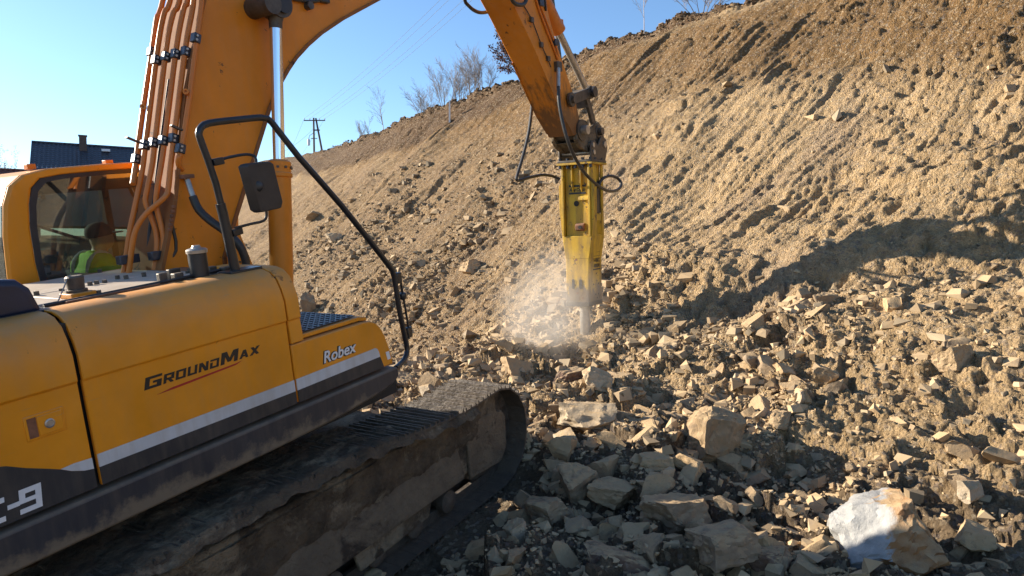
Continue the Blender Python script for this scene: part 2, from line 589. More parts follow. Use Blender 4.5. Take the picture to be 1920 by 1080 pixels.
def ground(s, w):
    """returns x, y, z (world) and masks used for soil colour"""
    z = base_z(s, w)
    e = 0.25
    gs = (base_z(s + e, w, False) - base_z(s - e, w, False)) / (2 * e)
    gw = (base_z(s, w + e, False) - base_z(s, w - e, False)) / (2 * e)
    nl = 1 / np.sqrt(1 + gs * gs + gw * gw)
    up = w * 1.38                                                  # length measured up the face
    lf = sstep(9.5, 13.5, s)
    on = sstep(8.6 - 1.8 * lf, 10.6 - 2.2 * lf, w) * (1 - sstep(17.8, 18.3, w))           # the cut face
    crest = sstep(17.8, 18.25, w) * (1 - sstep(19.2, 20.6, w))
    near = (1 - sstep(45, 75, s)) * sstep(-25, -8, s) * (1 - sstep(22, 30, w)) * sstep(-12, -4, w)
    band = fbm(s / 4.0, w / 3.0, 41, 3)
    rub = (1 - sstep(8.6 - 2.2 * lf, 11.0 - 2.6 * lf, w + 1.2 * band)) * sstep(-6, 1, w)  # loose broken rock at the foot
    leftpatch = sstep(13, 17, s) * (1 - sstep(12.0, 15.0, w + 2.0 * band)) * sstep(-0.3, 0.3, band + 0.25 * noise2(s / 1.3, w / 1.3, 43)) * 0.50
    rub = np.maximum(rub, leftpatch)
    right = sstep(-0.5, 0.9, 0.829 * (SD[0] * s + WD[0] * w) * 1.104 - 0.403 * (SD[1] * s + WD[1] * w) + 0.7 * band)   # finer, softer soil to the right
    rub = rub * (1 - 0.90 * right)
    d = 0.26 * fbm(s / 3.6, w / 3.6, 11, 4) * (0.4 + 0.6 * near)
    smooth_ = 0.45 + 0.75 * sstep(-0.35, 0.35, fbm(s / 2.4, w / 1.8, 74, 2))
    # tooth grooves pulled down the face, slightly oblique
    q = s + 0.16 * up + 0.22 * noise2(s / 1.5, up / 3.2, 77)
    gmask = sstep(-0.25, 0.45, fbm(s / 3.2, up / 4.5, 51, 2)) * (1 - right * 0.65)
    g1 = noise2(q * 1.25, up * 0.16, 21); g2 = noise2(q * 3.2, up * 0.34, 22); g3 = noise2(q * 7.5, up * 0.85, 23)
    r2 = 1 - 2 * np.abs(noise2(q * 2.1, up * 0.20, 24)); r3 = 1 - 2 * np.abs(noise2(q * 4.6, up * 0.42, 25))
    d += on * (0.35 + 0.65 * gmask) * (0.085 * g1 + 0.06 * g2 + 0.045 * g3 + 0.065 * r2 + 0.055 * r3)
    # bedding ledges that cross the face at a low angle, strongest towards the top right
    lay = up * 0.80 + s * 0.10 + 0.5 * noise2(s / 2.2, up / 2.2, 31)
    led = noise2(lay * 2.1, s * 0.30, 32); led2 = noise2(lay * 5.6, s * 0.8, 33)
    lm = on * sstep(-0.2, 0.5, fbm(s / 3.0, up / 2.5, 35, 2) + 0.25 * right)
    d += lm * (0.11 * led + 0.060 * led2)
    # blocks that stick out of the face, hollows where they fell out
    bm_ = sstep(0.05, 0.5, fbm(s / 1.6, up / 1.6, 61, 3))
    d += on * bm_ * 0.10 * facets(q / 0.50, up / 1.05, 62, 0.8)
    d += on * 0.045 * facets(q / 0.20, up / 0.48, 63, 0.9) * (0.35 + 0.65 * bm_)
    d += on * 0.024 * facets(q / 0.085, up / 0.16, 64) * smooth_
    # broken rock at the foot
    d += rub * near * (0.17 * facets(s / 0.70, w / 0.70, 65) + 0.10 * facets(s / 0.30, w / 0.30, 66) + 0.050 * facets(s / 0.13, w / 0.13, 67))
    # crumb of the soil everywhere
    crumb = np.abs(noise2(q / 0.16, w / 0.22, 71)) * 0.6 + np.abs(noise2(q / 0.075, w / 0.09, 72)) * 0.4
    d += near * 0.075 * (crumb - 0.3) * (1 - 0.4 * rub) * (1 - 0.25 * on) * smooth_
    clump = np.abs(fbm(s / 0.55, up / 0.55, 73, 3))
    d += near * right * 0.17 * (0.35 - clump) * (1 - sstep(9.5, 11.5, w))
    d += near * 0.022 * facets(q / 0.065, up / 0.10, 75) * (1 - sstep(24, 34, s))
    d += near * right * 0.06 * facets(s / 0.24, up / 0.24, 76) * smooth_
    # turned-over topsoil along the crest
    bump = np.abs(noise2(s / 0.75, w / 0.6, 81)) + 0.25 * np.abs(noise2(s / 0.28, w / 0.28, 82))
    d += crest * (0.20 + 0.34 * bump + 0.26 * fbm(s / 2.4, w / 2.4, 83, 2)) * (1 - sstep(48, 70, s) * 0.5)
    # heap of broken rock that the chisel works on, hollow beside it
    x = SD[0] * s + WD[0] * w; y = SD[1] * s + WD[1] * w
    d += 0.10 * np.exp(-(((x - 1.6) / 0.9) ** 2 + ((y - 12.0) / 0.7) ** 2))
    d -= 0.22 * np.exp(-(((x - 0.75) / 0.45) ** 2 + ((y - 10.55) / 0.5) ** 2))
    d += 0.15 * np.exp(-(((x - 2.6) / 1.3) ** 2 + ((y - 9.6) / 1.0) ** 2))
    pit = np.exp(-(((x - 1.15) / 0.45) ** 2 + ((y - 11.2) / 0.6) ** 2))
    d = d * (1 - 0.8 * pit) - 0.10 * pit
    d += 0.30 * np.exp(-(((x - 3.9) / 1.0) ** 2 + ((y - 8.9) / 0.8) ** 2))
    d -= 0.28 * np.exp(-(((x - 2.35) / 0.45) ** 2 + ((y - 6.25) / 0.35) ** 2))
    # steeper step in the foot of the face to the right of the chisel
    u_ = (x - 3.77) * 0.45 + (y - 10.65) * 0.89
    along = sstep(1.7, 2.8, x) * (1 - sstep(8.0, 9.5, x)) * (1 - sstep(0.9, 2.2, np.abs(u_)))
    d += along * 0.15 * np.tanh(u_ / 0.40)
    # flattened strip where the tracks stand
    mx = 0.5322 * x + 0.8466 * y; mq = 0.8466 * x - 0.5322 * y + 5.2
    flat = (1 - sstep(1.75, 2.3, np.abs(mq))) * (1 - sstep(5.6, 6.3, mx)) * sstep(-3.5, -2.5, mx)
    d = d * (1 - flat) + flat * (-0.10 + 0.35 * np.clip(d, -0.15, 0.15))
    d = d * (0.25 + 0.75 * near)
    ns, nw = -gs * nl, -gw * nl
    s2 = s + ns * d; w2 = w + nw * d; z2 = z + nl * d
    return SD[0] * s2 + WD[0] * w2, SD[1] * s2 + WD[1] * w2, z2 + CAM_Z, (on, rub, crest, right, band, d)


def axis_pts(lo, hi, off, k, far):
    p = [lo]
    while p[-1] < hi: p.append(p[-1] + k * (p[-1] + off))
    st = k * (hi + off)
    while p[-1] < far[1]:
        st *= 1.10; p.append(p[-1] + st)
    q = [lo]; st = k * (lo + off)
    while q[-1] > far[0]:
        st *= 1.10; q.append(q[-1] - st)
    return np.array(q[:0:-1] + p)


GK = 0.0026
sa = axis_pts(1.0, 44.0, 3.2, GK, (-700, 1500))
wa = axis_pts(1.2, 19.8, 4.2, GK, (-900, 900))
S, W_ = np.meshgrid(sa, wa, indexing='ij')
gx, gy, gz, (on, rub, crest, right, band, disp) = ground(S.ravel(), W_.ravel())
ns_, nw_ = len(sa), len(wa)
gm = bpy.data.meshes.new('ground')
nv = ns_ * nw_
gm.vertices.add(nv)
gm.vertices.foreach_set('co', np.stack([gx, gy, gz], 1).astype(np.float32).ravel())
ii = (np.arange(ns_ - 1)[:, None] * nw_ + np.arange(nw_ - 1)[None, :]).ravel()
quads = np.stack([ii, ii + 1, ii + nw_ + 1, ii + nw_], 1).astype(np.int32)
gm.loops.add(quads.size)
gm.loops.foreach_set('vertex_index', quads.ravel())
gm.polygons.add(len(quads))
gm.polygons.foreach_set('loop_start', np.arange(0, quads.size, 4, dtype=np.int32))
gm.polygons.foreach_set('use_smooth', np.ones(len(quads), dtype=bool))
gm.update(calc_edges=True)
gm.validate()
# soil zones: dark turned-over topsoil on the crest, brown weathered band under it, tan loam, greyish shattered shale
sf, wf = S.ravel(), W_.ravel()
topedge = 18.0 - 0.15 - 1.9 * sstep(16, 34, sf) + 0.5 * band
top = np.clip(sstep(topedge - 0.25, topedge + 0.25, wf), 0, 1)
weath = sstep(13.4, 15.8, wf + 1.3 * band + 0.04 * np.clip(20 - sf, -20, 20)) * (1 - sstep(17.3, 17.9, wf)) * (1 - sstep(40, 60, sf))
shale = sstep(-0.05, 0.5, fbm(sf / 2.2, wf / 2.6, 91, 4)) * (1 - 0.75 * right) * (1 - weath)
col = np.zeros((nv, 4), np.float32); col[:, 3] = 1
tan = np.array([0.500, 0.345, 0.185]); dark = np.array([0.120, 0.072, 0.038]); brown = np.array([0.190, 0.105, 0.040]); grey = np.array([0.335, 0.240, 0.160]); shade_soil = np.array([0.150, 0.110, 0.074])
qf = sf + 0.22 * wf
tone = (1 + 0.20 * fbm(sf / 0.9, wf / 0.9, 95, 4) + 0.30 * fbm(qf / 0.55, wf / 3.2, 96, 4))[:, None]
c3 = tan[None, :] * tone
c3 = c3 * (1 - 0.70 * shale[:, None]) + grey * 0.70 * shale[:, None]
pale = sstep(0.22, 0.55, fbm(qf / 1.1, wf / 2.6, 97, 4)) * sstep(8.5, 10, wf) * (1 - weath)
c3 = c3 * (1 - 0.75 * pale[:, None]) + np.array([0.56, 0.41, 0.245]) * tone * 0.75 * pale[:, None]
c3 = c3 * (1 - 0.85 * weath[:, None]) + brown * tone * 0.85 * weath[:, None]
# soil colour darkened around the machine to deepen the shade there, browner loose earth on the left of the slope
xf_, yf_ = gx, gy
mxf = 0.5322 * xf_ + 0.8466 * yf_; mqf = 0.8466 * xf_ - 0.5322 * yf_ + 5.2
shade_mask = (1 - sstep(6.3, 7.6, mxf + 0.9 * band)) * (1 - sstep(4.5, 7.5, mqf + 1.2 * band)) * 0.85
left = sstep(9, 17, sf + 2.0 * band) * (1 - sstep(14.0, 17.0, wf)) * 0.72
c3 = c3 * (1 - left[:, None]) + np.array([0.225, 0.142, 0.074]) * tone * left[:, None]
c3 = c3 * (1 - shade_mask[:, None]) + shade_soil * tone * shade_mask[:, None]
c3 = c3 * (1 - top[:, None]) + dark * (0.8 + 0.35 * tone) * top[:, None]
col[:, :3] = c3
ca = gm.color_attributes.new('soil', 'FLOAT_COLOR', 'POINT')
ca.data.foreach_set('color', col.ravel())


def soil_mat():
    m, nt, b, out = new_mat('loose_earth_and_shale')
    k = NT(nt)
    a = k.attr('soil')
    n = k.noise(7.0, 8, 0.68, coord='Object')
    c = k.mix(1.0, a, k.ramp(n, [(0.25, 0.62), (0.5, 0.98), (0.75, 1.28)]), 'MULTIPLY')
    fine = k.noise(55.0, 6, 0.75)
    c = k.mix(1.0, c, k.ramp(fine, [(0.3, 0.62), (0.7, 1.28)]), 'MULTIPLY')
    # pale stone chips and a few grey-violet shale flakes
    v = k.voro(26.0, out='Color')
    sepc = nt.nodes.new('ShaderNodeSeparateColor'); k.link(v, sepc.inputs[0])
    c = k.mix(k.math('MULTIPLY', k.ramp(sepc.outputs[0], [(0.86, 0.0), (0.90, 1.0)]), 0.55), c, (0.50, 0.40, 0.27))
    c = k.mix(k.math('MULTIPLY', k.ramp(sepc.outputs[1], [(0.90, 0.0), (0.93, 1.0)]), 0.5), c, (0.20, 0.165, 0.15))
    k.link(c, b.inputs['Base Color'])
    b.inputs['Roughness'].default_value = 0.95
    b.inputs['Specular IOR Level'].default_value = 0.15
    h = k.math('ADD', k.noise(34.0, 8, 0.78), k.math('MULTIPLY', k.voro(30.0), 0.6))
    k.link(k.bump(h, 1.0, 0.07), b.inputs['Normal'])
    return m


MAT['soil'] = soil_mat()
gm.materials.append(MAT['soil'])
ground_obj = link('ground', gm)
tag(ground_obj, kind='structure')


def ground_pt(x, y):
    """surface point below (x, y), as the ground mesh has it"""
    s = np.array([x * SD[0] + y * SD[1]], dtype=float); w = np.array([x * WD[0] + y * WD[1]], dtype=float)
    s0, w0 = s.copy(), w.copy()
    for _ in range(3):
        gx_, gy_, gz_, _m = ground(s, w)
        ex, ey = x - gx_, y - gy_
        s = s + ex * SD[0] + ey * SD[1]; w = w + ex * WD[0] + ey * WD[1]
    return Vector((x, y, float(gz_[0])))


# ------------------------------------------------------------------ background: houses, pole, wires, trees beyond the crest
MAT['roof'] = plain('blue_black_roof_tiles', (0.026, 0.029, 0.042), 0.42, 0, 0.35, 3, 0.05, 0.0)
MAT['plaster'] = plain('pale_plaster', (0.55, 0.50, 0.44), 0.9, 0, 0.08, 2, 0.1, 0.0)
MAT['brick'] = plain('dark_brick', (0.10, 0.07, 0.055), 0.9, 0, 0.25, 8, 0.2, 0.0)
MAT['wood'] = plain('grey_weathered_wood', (0.11, 0.085, 0.065), 0.85, 0, 0.3, 3, 0.2, 0.0)
MAT['redroof'] = plain('brown_red_roof', (0.16, 0.055, 0.035), 0.75, 0, 0.3, 4, 0.2, 0.0)
MAT['window'] = plain('dark_window_glass', (0.02, 0.025, 0.03), 0.08, 0, 0.1, 2, 0.0, 0.0)
MAT['wire'] = plain('wire_metal', (0.03, 0.03, 0.032), 0.7, 0.0, 0.1, 2, 0.0, 0.0)


def tile_slope(nu, nv_, width, run, rise):
    """a tiled roof slope: wavy along the width, stepped up the slope; local x along the eaves, y up the run"""
    vs_, fs = [], []
    rows = []
    for j in range(nv_):
        for e in (0, 1):
            t = (j + e) / nv_
            rows.append((t, 0.05 if e == 0 else 0.005))
    for t, lift in rows:
        for i in range(nu * 4 + 1):
            u = i / (nu * 4)
            h = lift + 0.035 * math.cos(2 * math.pi * i / 4.0)
            vs_.append((u * width, t * run, t * rise + h))
    n = nu * 4 + 1
    for j in range(len(rows) - 1):
        fs += [(j * n + i, j * n + i + 1, (j + 1) * n + i + 1, (j + 1) * n + i) for i in range(n - 1)]
    return vs_, fs


def house(name, label, loc, rz, width, depth, eave, ridge, wallm, roofm, chimney=None, windows=(), skylight=None, over=0.45):
    t = empty(name, Matrix.Translation(loc) @ Matrix.Rotation(rz, 4, 'Z'))
    tag(t, label, 'house')
    h = eave
    pts = [(0, 0), (depth, 0), (depth, h), (depth / 2, ridge - 0.15), (0, h)]
    MB().prism([(p[0], p[1]) for p in pts], 0, width, 'x').build('wall', wallm, t)
    run = depth / 2 + over; rise = (ridge - h) * run / (depth / 2)
    for sgn in (0, 1):
        vs_, fs = tile_slope(int(width * 3.2), int(run * 3.0), width + 2 * over, run, rise)
        if sgn == 0: vs_ = [(x - over, y - over, z + ridge - rise) for x, y, z in vs_]
        else: vs_ = [(x - over, depth + over - y, z + ridge - rise) for x, y, z in vs_]
        r = MB().add(vs_, fs).build('roof', roofm, t, angle=50)
        f = MB(); zz = ridge - rise
        y0 = -over if sgn == 0 else depth + over
        f.box((-over, y0 - 0.05, zz - 0.18), (width + over, y0 + 0.07, zz + 0.0)).build('fascia', MAT['hood'] if roofm is MAT['roof'] else MAT['white'], r)
        for xx in (-over - 0.06, width + over):
            v = MB()
            v.add([(xx, y0, zz - 0.10), (xx + 0.06, y0, zz - 0.10), (xx + 0.06, depth / 2, ridge - 0.08), (xx, depth / 2, ridge - 0.08),
                   (xx, y0, zz + 0.12), (xx + 0.06, y0, zz + 0.12), (xx + 0.06, depth / 2, ridge + 0.12), (xx, depth / 2, ridge + 0.12)],
                  [(0, 3, 2, 1), (4, 5, 6, 7), (0, 1, 5, 4), (1, 2, 6, 5), (2, 3, 7, 6), (3, 0, 4, 7)])
            v.build('verge_board', MAT['hood'] if roofm is MAT['roof'] else MAT['white'], r)
        if sgn == 0 and chimney:
            cx_, cy_, top_ = chimney
            c = MB().box((cx_, cy_, ridge - 1.4), (cx_ + 0.62, cy_ + 0.5, top_)).build('chimney', MAT['brick'], r)
            MB().box((cx_ - 0.06, cy_ - 0.06, top_), (cx_ + 0.68, cy_ + 0.56, top_ + 0.1)).build('chimney_cap', MAT['brick'], r)
        if sgn == 0 and skylight:
            sx_, sy_, sz_ = skylight
            MB().box((sx_, sy_, sz_), (sx_ + 0.7, sy_ + 0.5, sz_ + 0.22)).build('roof_vent', MAT['lettering_white'], r)
    MB().box((-over, depth / 2 - 0.12, ridge - 0.02), (width + over, depth / 2 + 0.12, ridge + 0.1)).build('ridge_cap', roofm, t)
    for (u0, z0, u1, z1) in windows:
        wdw = MB().box((u0, -0.04, z0), (u1, 0.02, z1)).build('window', MAT['lettering_white'], t)
        MB().box((u0 + 0.08, -0.06, z0 + 0.08), (u1 - 0.08, -0.045, z1 - 0.08)).build('pane', MAT['window'], wdw)
    return t


house('house', 'house with blue-black tiled roof and brick chimney behind the cab', (-41.30, 62.09, 5.20), R(31), 13.5, 8.5, 5.0, 7.75, MAT['plaster'], MAT['roof'],
      chimney=(3.2, 3.2, 8.45), skylight=(5.0, 3.0, 7.15), windows=[(1.5, 3.4, 2.7, 4.6), (5, 3.4, 6.2, 4.6), (9, 3.4, 10.2, 4.6)])
house('house', 'pale pink house with brown roof at the left edge behind the cab', (-44.96, 52.07, 3.20), R(30), 8.3, 7.0, 4.2, 6.4, MAT['plaster'], MAT['redroof'],
      windows=[(6.0, 2.0, 7.2, 3.3), (2.0, 2.0, 3.2, 3.3)])
house('house', 'dark grey-roofed shed behind the bare bush on the crest', (11.84, 48.90, 9.60), R(14), 7.0, 8.0, 5.2, 8.6, MAT['wood'], MAT['wood'])


def pole(name, label, top, height, spread, yaw, arm=2.6):
    t = empty(name, Matrix.Translation(Vector(top) - Vector((0, 0, height))) @ Matrix.Rotation(yaw, 4, 'Z'))
    tag(t, label, 'utility pole', 'power poles')
    MB().cyl((0, 0, 0), (0, 0, height), 0.17, 0.11, 10).build('leg', MAT['wood'], t)
    MB().cyl((spread, 0, 0), (0.28, 0, height - 0.05), 0.17, 0.11, 10).build('leg', MAT['wood'], t)
    MB().bar((-0.05, 0, height * 0.86), (0.75, 0, height * 0.86), 0.14, 0.16).build('brace', MAT['wood'], t)
    MB().bar((-arm / 2 + 0.1, -0.14, height - 0.35), (arm / 2 + 0.2, -0.14, height - 0.35), 0.10, 0.12).build('crossarm', MAT['wood'], t)
    MB().bar((-0.35, -0.1, height - 2.6), (0.45, -0.1, height - 2.6), 0.07, 0.08).build('small_crossarm', MAT['wood'], t)
    for x in (-arm / 2 + 0.15, -0.45, 0.75, arm / 2 + 0.15):
        MB().rev((x, -0.14, height - 0.29), (0, 0, 1), [(0.02, 0), (0.06, 0.05), (0.05, 0.12), (0.07, 0.16), (0.03, 0.24)], 8).build('insulator', MAT['lettering_white'], t)
    return t


PT = Vector((-25.17, 91.01, 19.83))
pole('utility_pole', 'wooden A-frame power pole standing beyond the crest', PT, 11.0, 2.2, R(0))
lp = empty('street_lamp', Matrix.Translation(Vector((-24.64, 86.81, 16.04))))
tag(lp, 'small pale street lamp head left of the power pole', 'street lamp')
MB().rev((0, 0, -0.35), (0, 0, 1), [(0.03, 0), (0.16, 0.1), (0.17, 0.7), (0.05, 0.9)], 10).build('lamp_head', MAT['lettering_white'], lp)
MB().tube([(0, 0, 0.5), (0.12, 0, 0.9), (0.6, 0.3, 1.3)], 0.03, 6).build('bracket', MAT['wood'], lp)
MB().cyl((0.6, 0.3, 1.3), (0.6, 0.3, -9), 0.06, 0.08, 8).build('post', MAT['wood'], lp)
P2 = Vector((1.95, 53.37, 27.60))
pole('utility_pole', 'power pole up the hill above the frame that carries the near wire ends', P2, 13.5, 2.2, R(20))


def wire(a, b, sag, label):
    pts = []
    for i in range(25):
        t = i / 24
        p = Vector(a).lerp(Vector(b), t); p.z -= sag * 4 * t * (1 - t)
        pts.append(p)
    tag(MB().tube(pts, 0.012, 5).build('power_line', MAT['wire']), label, 'wire', 'power lines')


for i, (o1, o2, lab) in enumerate([(-1.15, -1.15, 'leftmost of the thin power lines rising from the A-frame pole'), (-0.45, -0.45, 'second power line from the left above the A-frame pole'),
                                   (0.75, 0.75, 'third power line from the left above the A-frame pole'), (1.45, 1.45, 'rightmost of the thin power lines rising from the A-frame pole')]):
    wire(PT + Vector((o1, -0.14, -0.1)), P2 + Vector((o2 * 0.94, o2 * 0.34, -0.1)), 0.9, lab)
for i, (dx, end, lab) in enumerate([(-1.15, (-38.35, 120.97, 18.32), 'steep outer wire falling left from the A-frame pole crossarm'), (0.0, (-25.80, 78.66, 13.54), 'thicker cable falling left from the A-frame pole mast'),
                                    (1.45, (-37.17, 120.92, 17.24), 'inner wire falling left from the right end of the crossarm')]):
    wire(PT + Vector((dx, -0.14, -0.1 if i != 1 else -1.4)), end, 0.3, lab)


MAT['bark'] = plain('grey_bark', (0.15, 0.125, 0.11), 0.9, 0, 0.25, 6, 0.2, 0.0)
MAT['birch'] = plain('pale_birch_bark', (0.42, 0.38, 0.36), 0.8, 0, 0.3, 6, 0.2, 0.0)
MAT['twig'] = plain('grey_twigs', (0.21, 0.19, 0.185), 0.9, 0, 0.2, 6, 0.1, 0.0)
MAT['dryleaf'] = plain('dry_red_brown_leaves', (0.12, 0.05, 0.032), 0.8, 0, 0.35, 3, 0.0, 0.0)


def bare_tree(name, label, group, base, height, stems, spread, seed, barkm, r0=0.035, leafy=0, cat='tree'):
    rnd = random.Random(seed)
    t = empty(name, Matrix.Translation(base))
    tag(t, label, cat, group)
    tr, tw, lf = MB(), MB(), MB()
    def grow(p, d, length, r, lvl):
        n = 5; pts, rs = [p], [r]
        q = p.copy()
        for i in range(n):
            d = (d + Vector((rnd.uniform(-1, 1), rnd.uniform(-1, 1), rnd.uniform(-0.2, 0.7))) * 0.10).normalized()
            q = q + d * (length / n)
            pts.append(q.copy()); rs.append(max(r * (1 - 0.72 * (i + 1) / n), 0.0035))
            if lvl < 3 and i >= (1 if lvl == 0 else 0):
                for _ in range(rnd.choice((1, 2, 2) if lvl < 2 else (0, 1, 1))):
                    a = rnd.uniform(0, 6.283)
                    side = d.orthogonal().normalized(); side = Matrix.Rotation(a, 3, d) @ side
                    nd = (d * rnd.uniform(0.75, 1.1) + side * rnd.uniform(0.35, 0.6)).normalized()
                    grow(q.copy(), nd, length * rnd.uniform(0.34, 0.55), max(rs[-1] * 0.55, 0.0035), lvl + 1)
            if leafy and lvl >= 1:
                for _ in range(leafy):
                    c = q + Vector((rnd.uniform(-.12, .12), rnd.uniform(-.12, .12), rnd.uniform(-.12, .08)))
                    m = Matrix.Rotation(rnd.uniform(0, 6.28), 3, Vector((rnd.uniform(-1, 1), rnd.uniform(-1, 1), rnd.uniform(-1, 1))).normalized())
                    lf.add([c + m @ Vector(v) * 0.05 for v in ((-1, 0, 0), (0, -.6, 0), (1, 0, 0), (0, .6, 0))], [(0, 1, 2, 3)])
        (tr if lvl == 0 else tw).tube(pts, rs, 5 if lvl == 0 else 3, caps=False)
    for k in range(stems):
        a = rnd.uniform(0, 6.283); sp = spread * rnd.uniform(0.2, 1.0)
        d = Vector((math.cos(a) * sp, math.sin(a) * sp, 1)).normalized()
        grow(Vector((math.cos(a), math.sin(a), 0)) * 0.12 * (stems > 1), d, height * rnd.uniform(0.75, 1.05), r0 * rnd.uniform(0.7, 1.1), 0)
    tr.build('trunk', barkm, t)
    tw.build('crown', MAT['twig'], t)
    if leafy: lf.build('foliage', MAT['dryleaf'], t, angle=None)
    return t


def on_plateau(px_pt, sink=0.15):
    g = ground_pt(px_pt[0], px_pt[1]); g.z -= sink
    return g


bare_tree('bush', 'leftmost bare fan-shaped bush of the cluster on the crest', 'bare bushes on the crest', on_plateau((-4.99, 42.00, 11.41)), 1.7, 7, 0.75, 3, MAT['bark'], 0.03, cat='bush')
bare_tree('bush', 'second bare bush from the left in the cluster on the crest', 'bare bushes on the crest', on_plateau((-3.72, 39.49, 11.20)), 1.7, 6, 0.55, 4, MAT['bark'], 0.03, cat='bush')
bare_tree('bush', 'tallest bare bush in the middle of the cluster on the crest', 'bare bushes on the crest', on_plateau((-2.76, 37.98, 11.17)), 1.9, 6, 0.45, 5, MAT['bark'], 0.03, cat='bush')
bare_tree('bush', 'second bare bush from the right in the cluster on the crest', 'bare bushes on the crest', on_plateau((-1.95, 36.47, 10.97)), 1.8, 6, 0.55, 6, MAT['bark'], 0.028, cat='bush')
bare_tree('bush', 'rightmost bare bush of the cluster on the crest beside the arm', 'bare bushes on the crest', on_plateau((-1.37, 35.46, 10.88)), 1.5, 5, 0.65, 7, MAT['bark'], 0.026, cat='bush')
bare_tree('birch_tree', 'thin young birch standing left of the bush cluster', None, on_plateau((-8.45, 47.47, 10.76)), 2.9, 1, 0.05, 8, MAT['birch'], 0.04)
bare_tree('sapling', 'tiny bare sapling low on the crest right of the power pole', None, on_plateau((-10.02, 49.47, 10.73)), 1.5, 3, 0.6, 9, MAT['bark'], 0.02)
bare_tree('shrub', 'small shrub with dry red-brown leaves half hidden by the arm', None, on_plateau((0.59, 31.94, 10.57)), 1.7, 5, 0.8, 10, MAT['bark'], 0.022, leafy=1, cat='bush')
bare_tree('birch_tree', 'lone pale sapling on the crest right of the arm', None, on_plateau((4.66, 25.44, 10.70)), 1.7, 1, 0.02, 11, MAT['birch'], 0.022)
bare_tree('bush', 'bare bush in front of the dark shed on the crest', None, on_plateau((6.29, 23.93, 10.59)), 1.4, 8, 1.3, 12, MAT['bark'], 0.020, cat='bush')
bare_tree('conifer', 'dark leafy treetop at the left edge of the frame', None, Vector((-51.05, 70.10, 3.00)), 6.2, 4, 0.16, 14, MAT['bark'], 0.10, leafy=3)
st = ground_pt(*(-2.95, 33.92, 10.04)[:2])
tag(MB().box((-0.035, -0.035, -0.3), (0.035, 0.035, 0.95)).build('survey_stake', MAT['lettering_white']), 'thin pale wooden survey stake standing on the slope crest', 'stake').location = st


# ------------------------------------------------------------------ the excavator: x forward, y left, z up from the ground under its swing centre
EXM = Matrix(((0.526487, -0.846614, -0.077818, -2.42764), (0.837515, 0.532207, -0.123790, 5.90884), (0.146217, 0.0, 0.989253, 0.46530), (0, 0, 0, 1)))
ex = empty('excavator', EXM)
tag(ex, 'orange tracked excavator climbing towards the slope, right side in shade', 'excavator')


def xz(*pts): return [(p[0], p[2]) for p in pts]


# ---- upper structure: core, side panels, skirt
PQ = -1.441                                                    # y of the right side panels
PROF = [(1.441, 1.552), (1.441, 2.121), (1.452, 2.1275), (1.450, 2.26), (1.428, 2.34), (1.395, 2.41), (1.34, 2.455), (1.27, 2.476), (1.15, 2.482)]


def shell(x0, x1, inset=0.0, round_front=0.0):
    mb = MB()
    xs = [x0, x1]
    outer = [(-(q), z) for q, z in PROF]
    inner = [(-(q - 0.03), z - (0.012 if z > 2.3 else 0)) for q, z in PROF]
    n = len(outer)
    vs_ = []
    for x in xs:
        vs_ += [(x, y, z) for y, z in outer] + [(x, y, z) for y, z in inner]
    fs = []
    for i in range(n - 1):
        fs += [(i, i + 1, 2 * n + i + 1, 2 * n + i), (n + i, 3 * n + i, 3 * n + i + 1, n + i + 1)]
        fs += [(i, n + i, n + i + 1, i + 1), (2 * n + i, 2 * n + i + 1, 3 * n + i + 1, 3 * n + i)]
    fs += [(0, 2 * n, 3 * n, n), (n - 1, 2 * n - 1, 4 * n - 1, 3 * n - 1)]
    return mb.add(vs_, fs)


MB().box((-4.3, -1.38, 1.36), (-0.12, 1.38, 2.42)).build('machinery_housing', MAT['dark'], ex)
MB().box((-2.2, -1.3, 1.25), (0.9, 1.3, 1.42)).build('swing_frame', MAT['dark'], ex)
rear = shell(-4.2, -1.572).build('rear_door', MAT['orange'], ex, 0.006)
main = shell(-1.548, -0.235).build('side_door', MAT['orange'], ex, 0.006)


def plate(poly, name, mat, parent, y=PQ, t=0.003):
    return MB().prism(poly, y - t, y + 0.01, 'y').build(name, mat, parent, angle=None)


plate([(-1.546, 1.653), (-0.237, 1.641), (-0.237, 1.719), (-1.546, 1.723)], 'white_stripe', MAT['white'], main)
plate([(-1.546, 1.555), (-0.237, 1.555), (-0.237, 1.641), (-1.546, 1.653)], 'grey_band', MAT['grey_band'], main)
curve = [(-1.574, 1.655), (-1.62, 1.664), (-1.68, 1.688), (-1.727, 1.717), (-1.79, 1.748), (-1.87, 1.785), (-1.95, 1.829), (-2.1, 1.875), (-2.6, 1.90), (-4.15, 1.90)]
plate([(-4.15, 1.555), (-1.574, 1.555)] + curve, 'grey_band', MAT['grey_band'], rear)
plate([(-1.574, 1.656), (-1.574, 1.716), (-1.66, 1.722), (-1.727, 1.7185), (-1.68, 1.689), (-1.62, 1.665)], 'white_stripe', MAT['white'], rear)

# door latch: recessed bezel, flap and lock
hd = MB().box((-1.845, PQ - 0.006, 1.905), (-1.662, PQ + 0.01, 2.028)).build('door_latch', MAT['orange'], rear, 0.004)
MB().box((-1.832, PQ - 0.008, 1.917), (-1.792, PQ + 0.0, 2.016)).build('finger_recess', MAT['rust'], rear)
MB().box((-1.789, PQ - 0.012, 1.918), (-1.676, PQ + 0.0, 2.015)).build('latch_flap', MAT['orange'], rear, 0.003)
MB().rev((-1.738, PQ - 0.010, 1.966), (0, -1, 0), [(0.024, 0), (0.024, 0.006), (0.017, 0.009), (0.015, 0.007), (0.006, 0.007)], 20).build('lock', MAT['pale_steel'], rear)

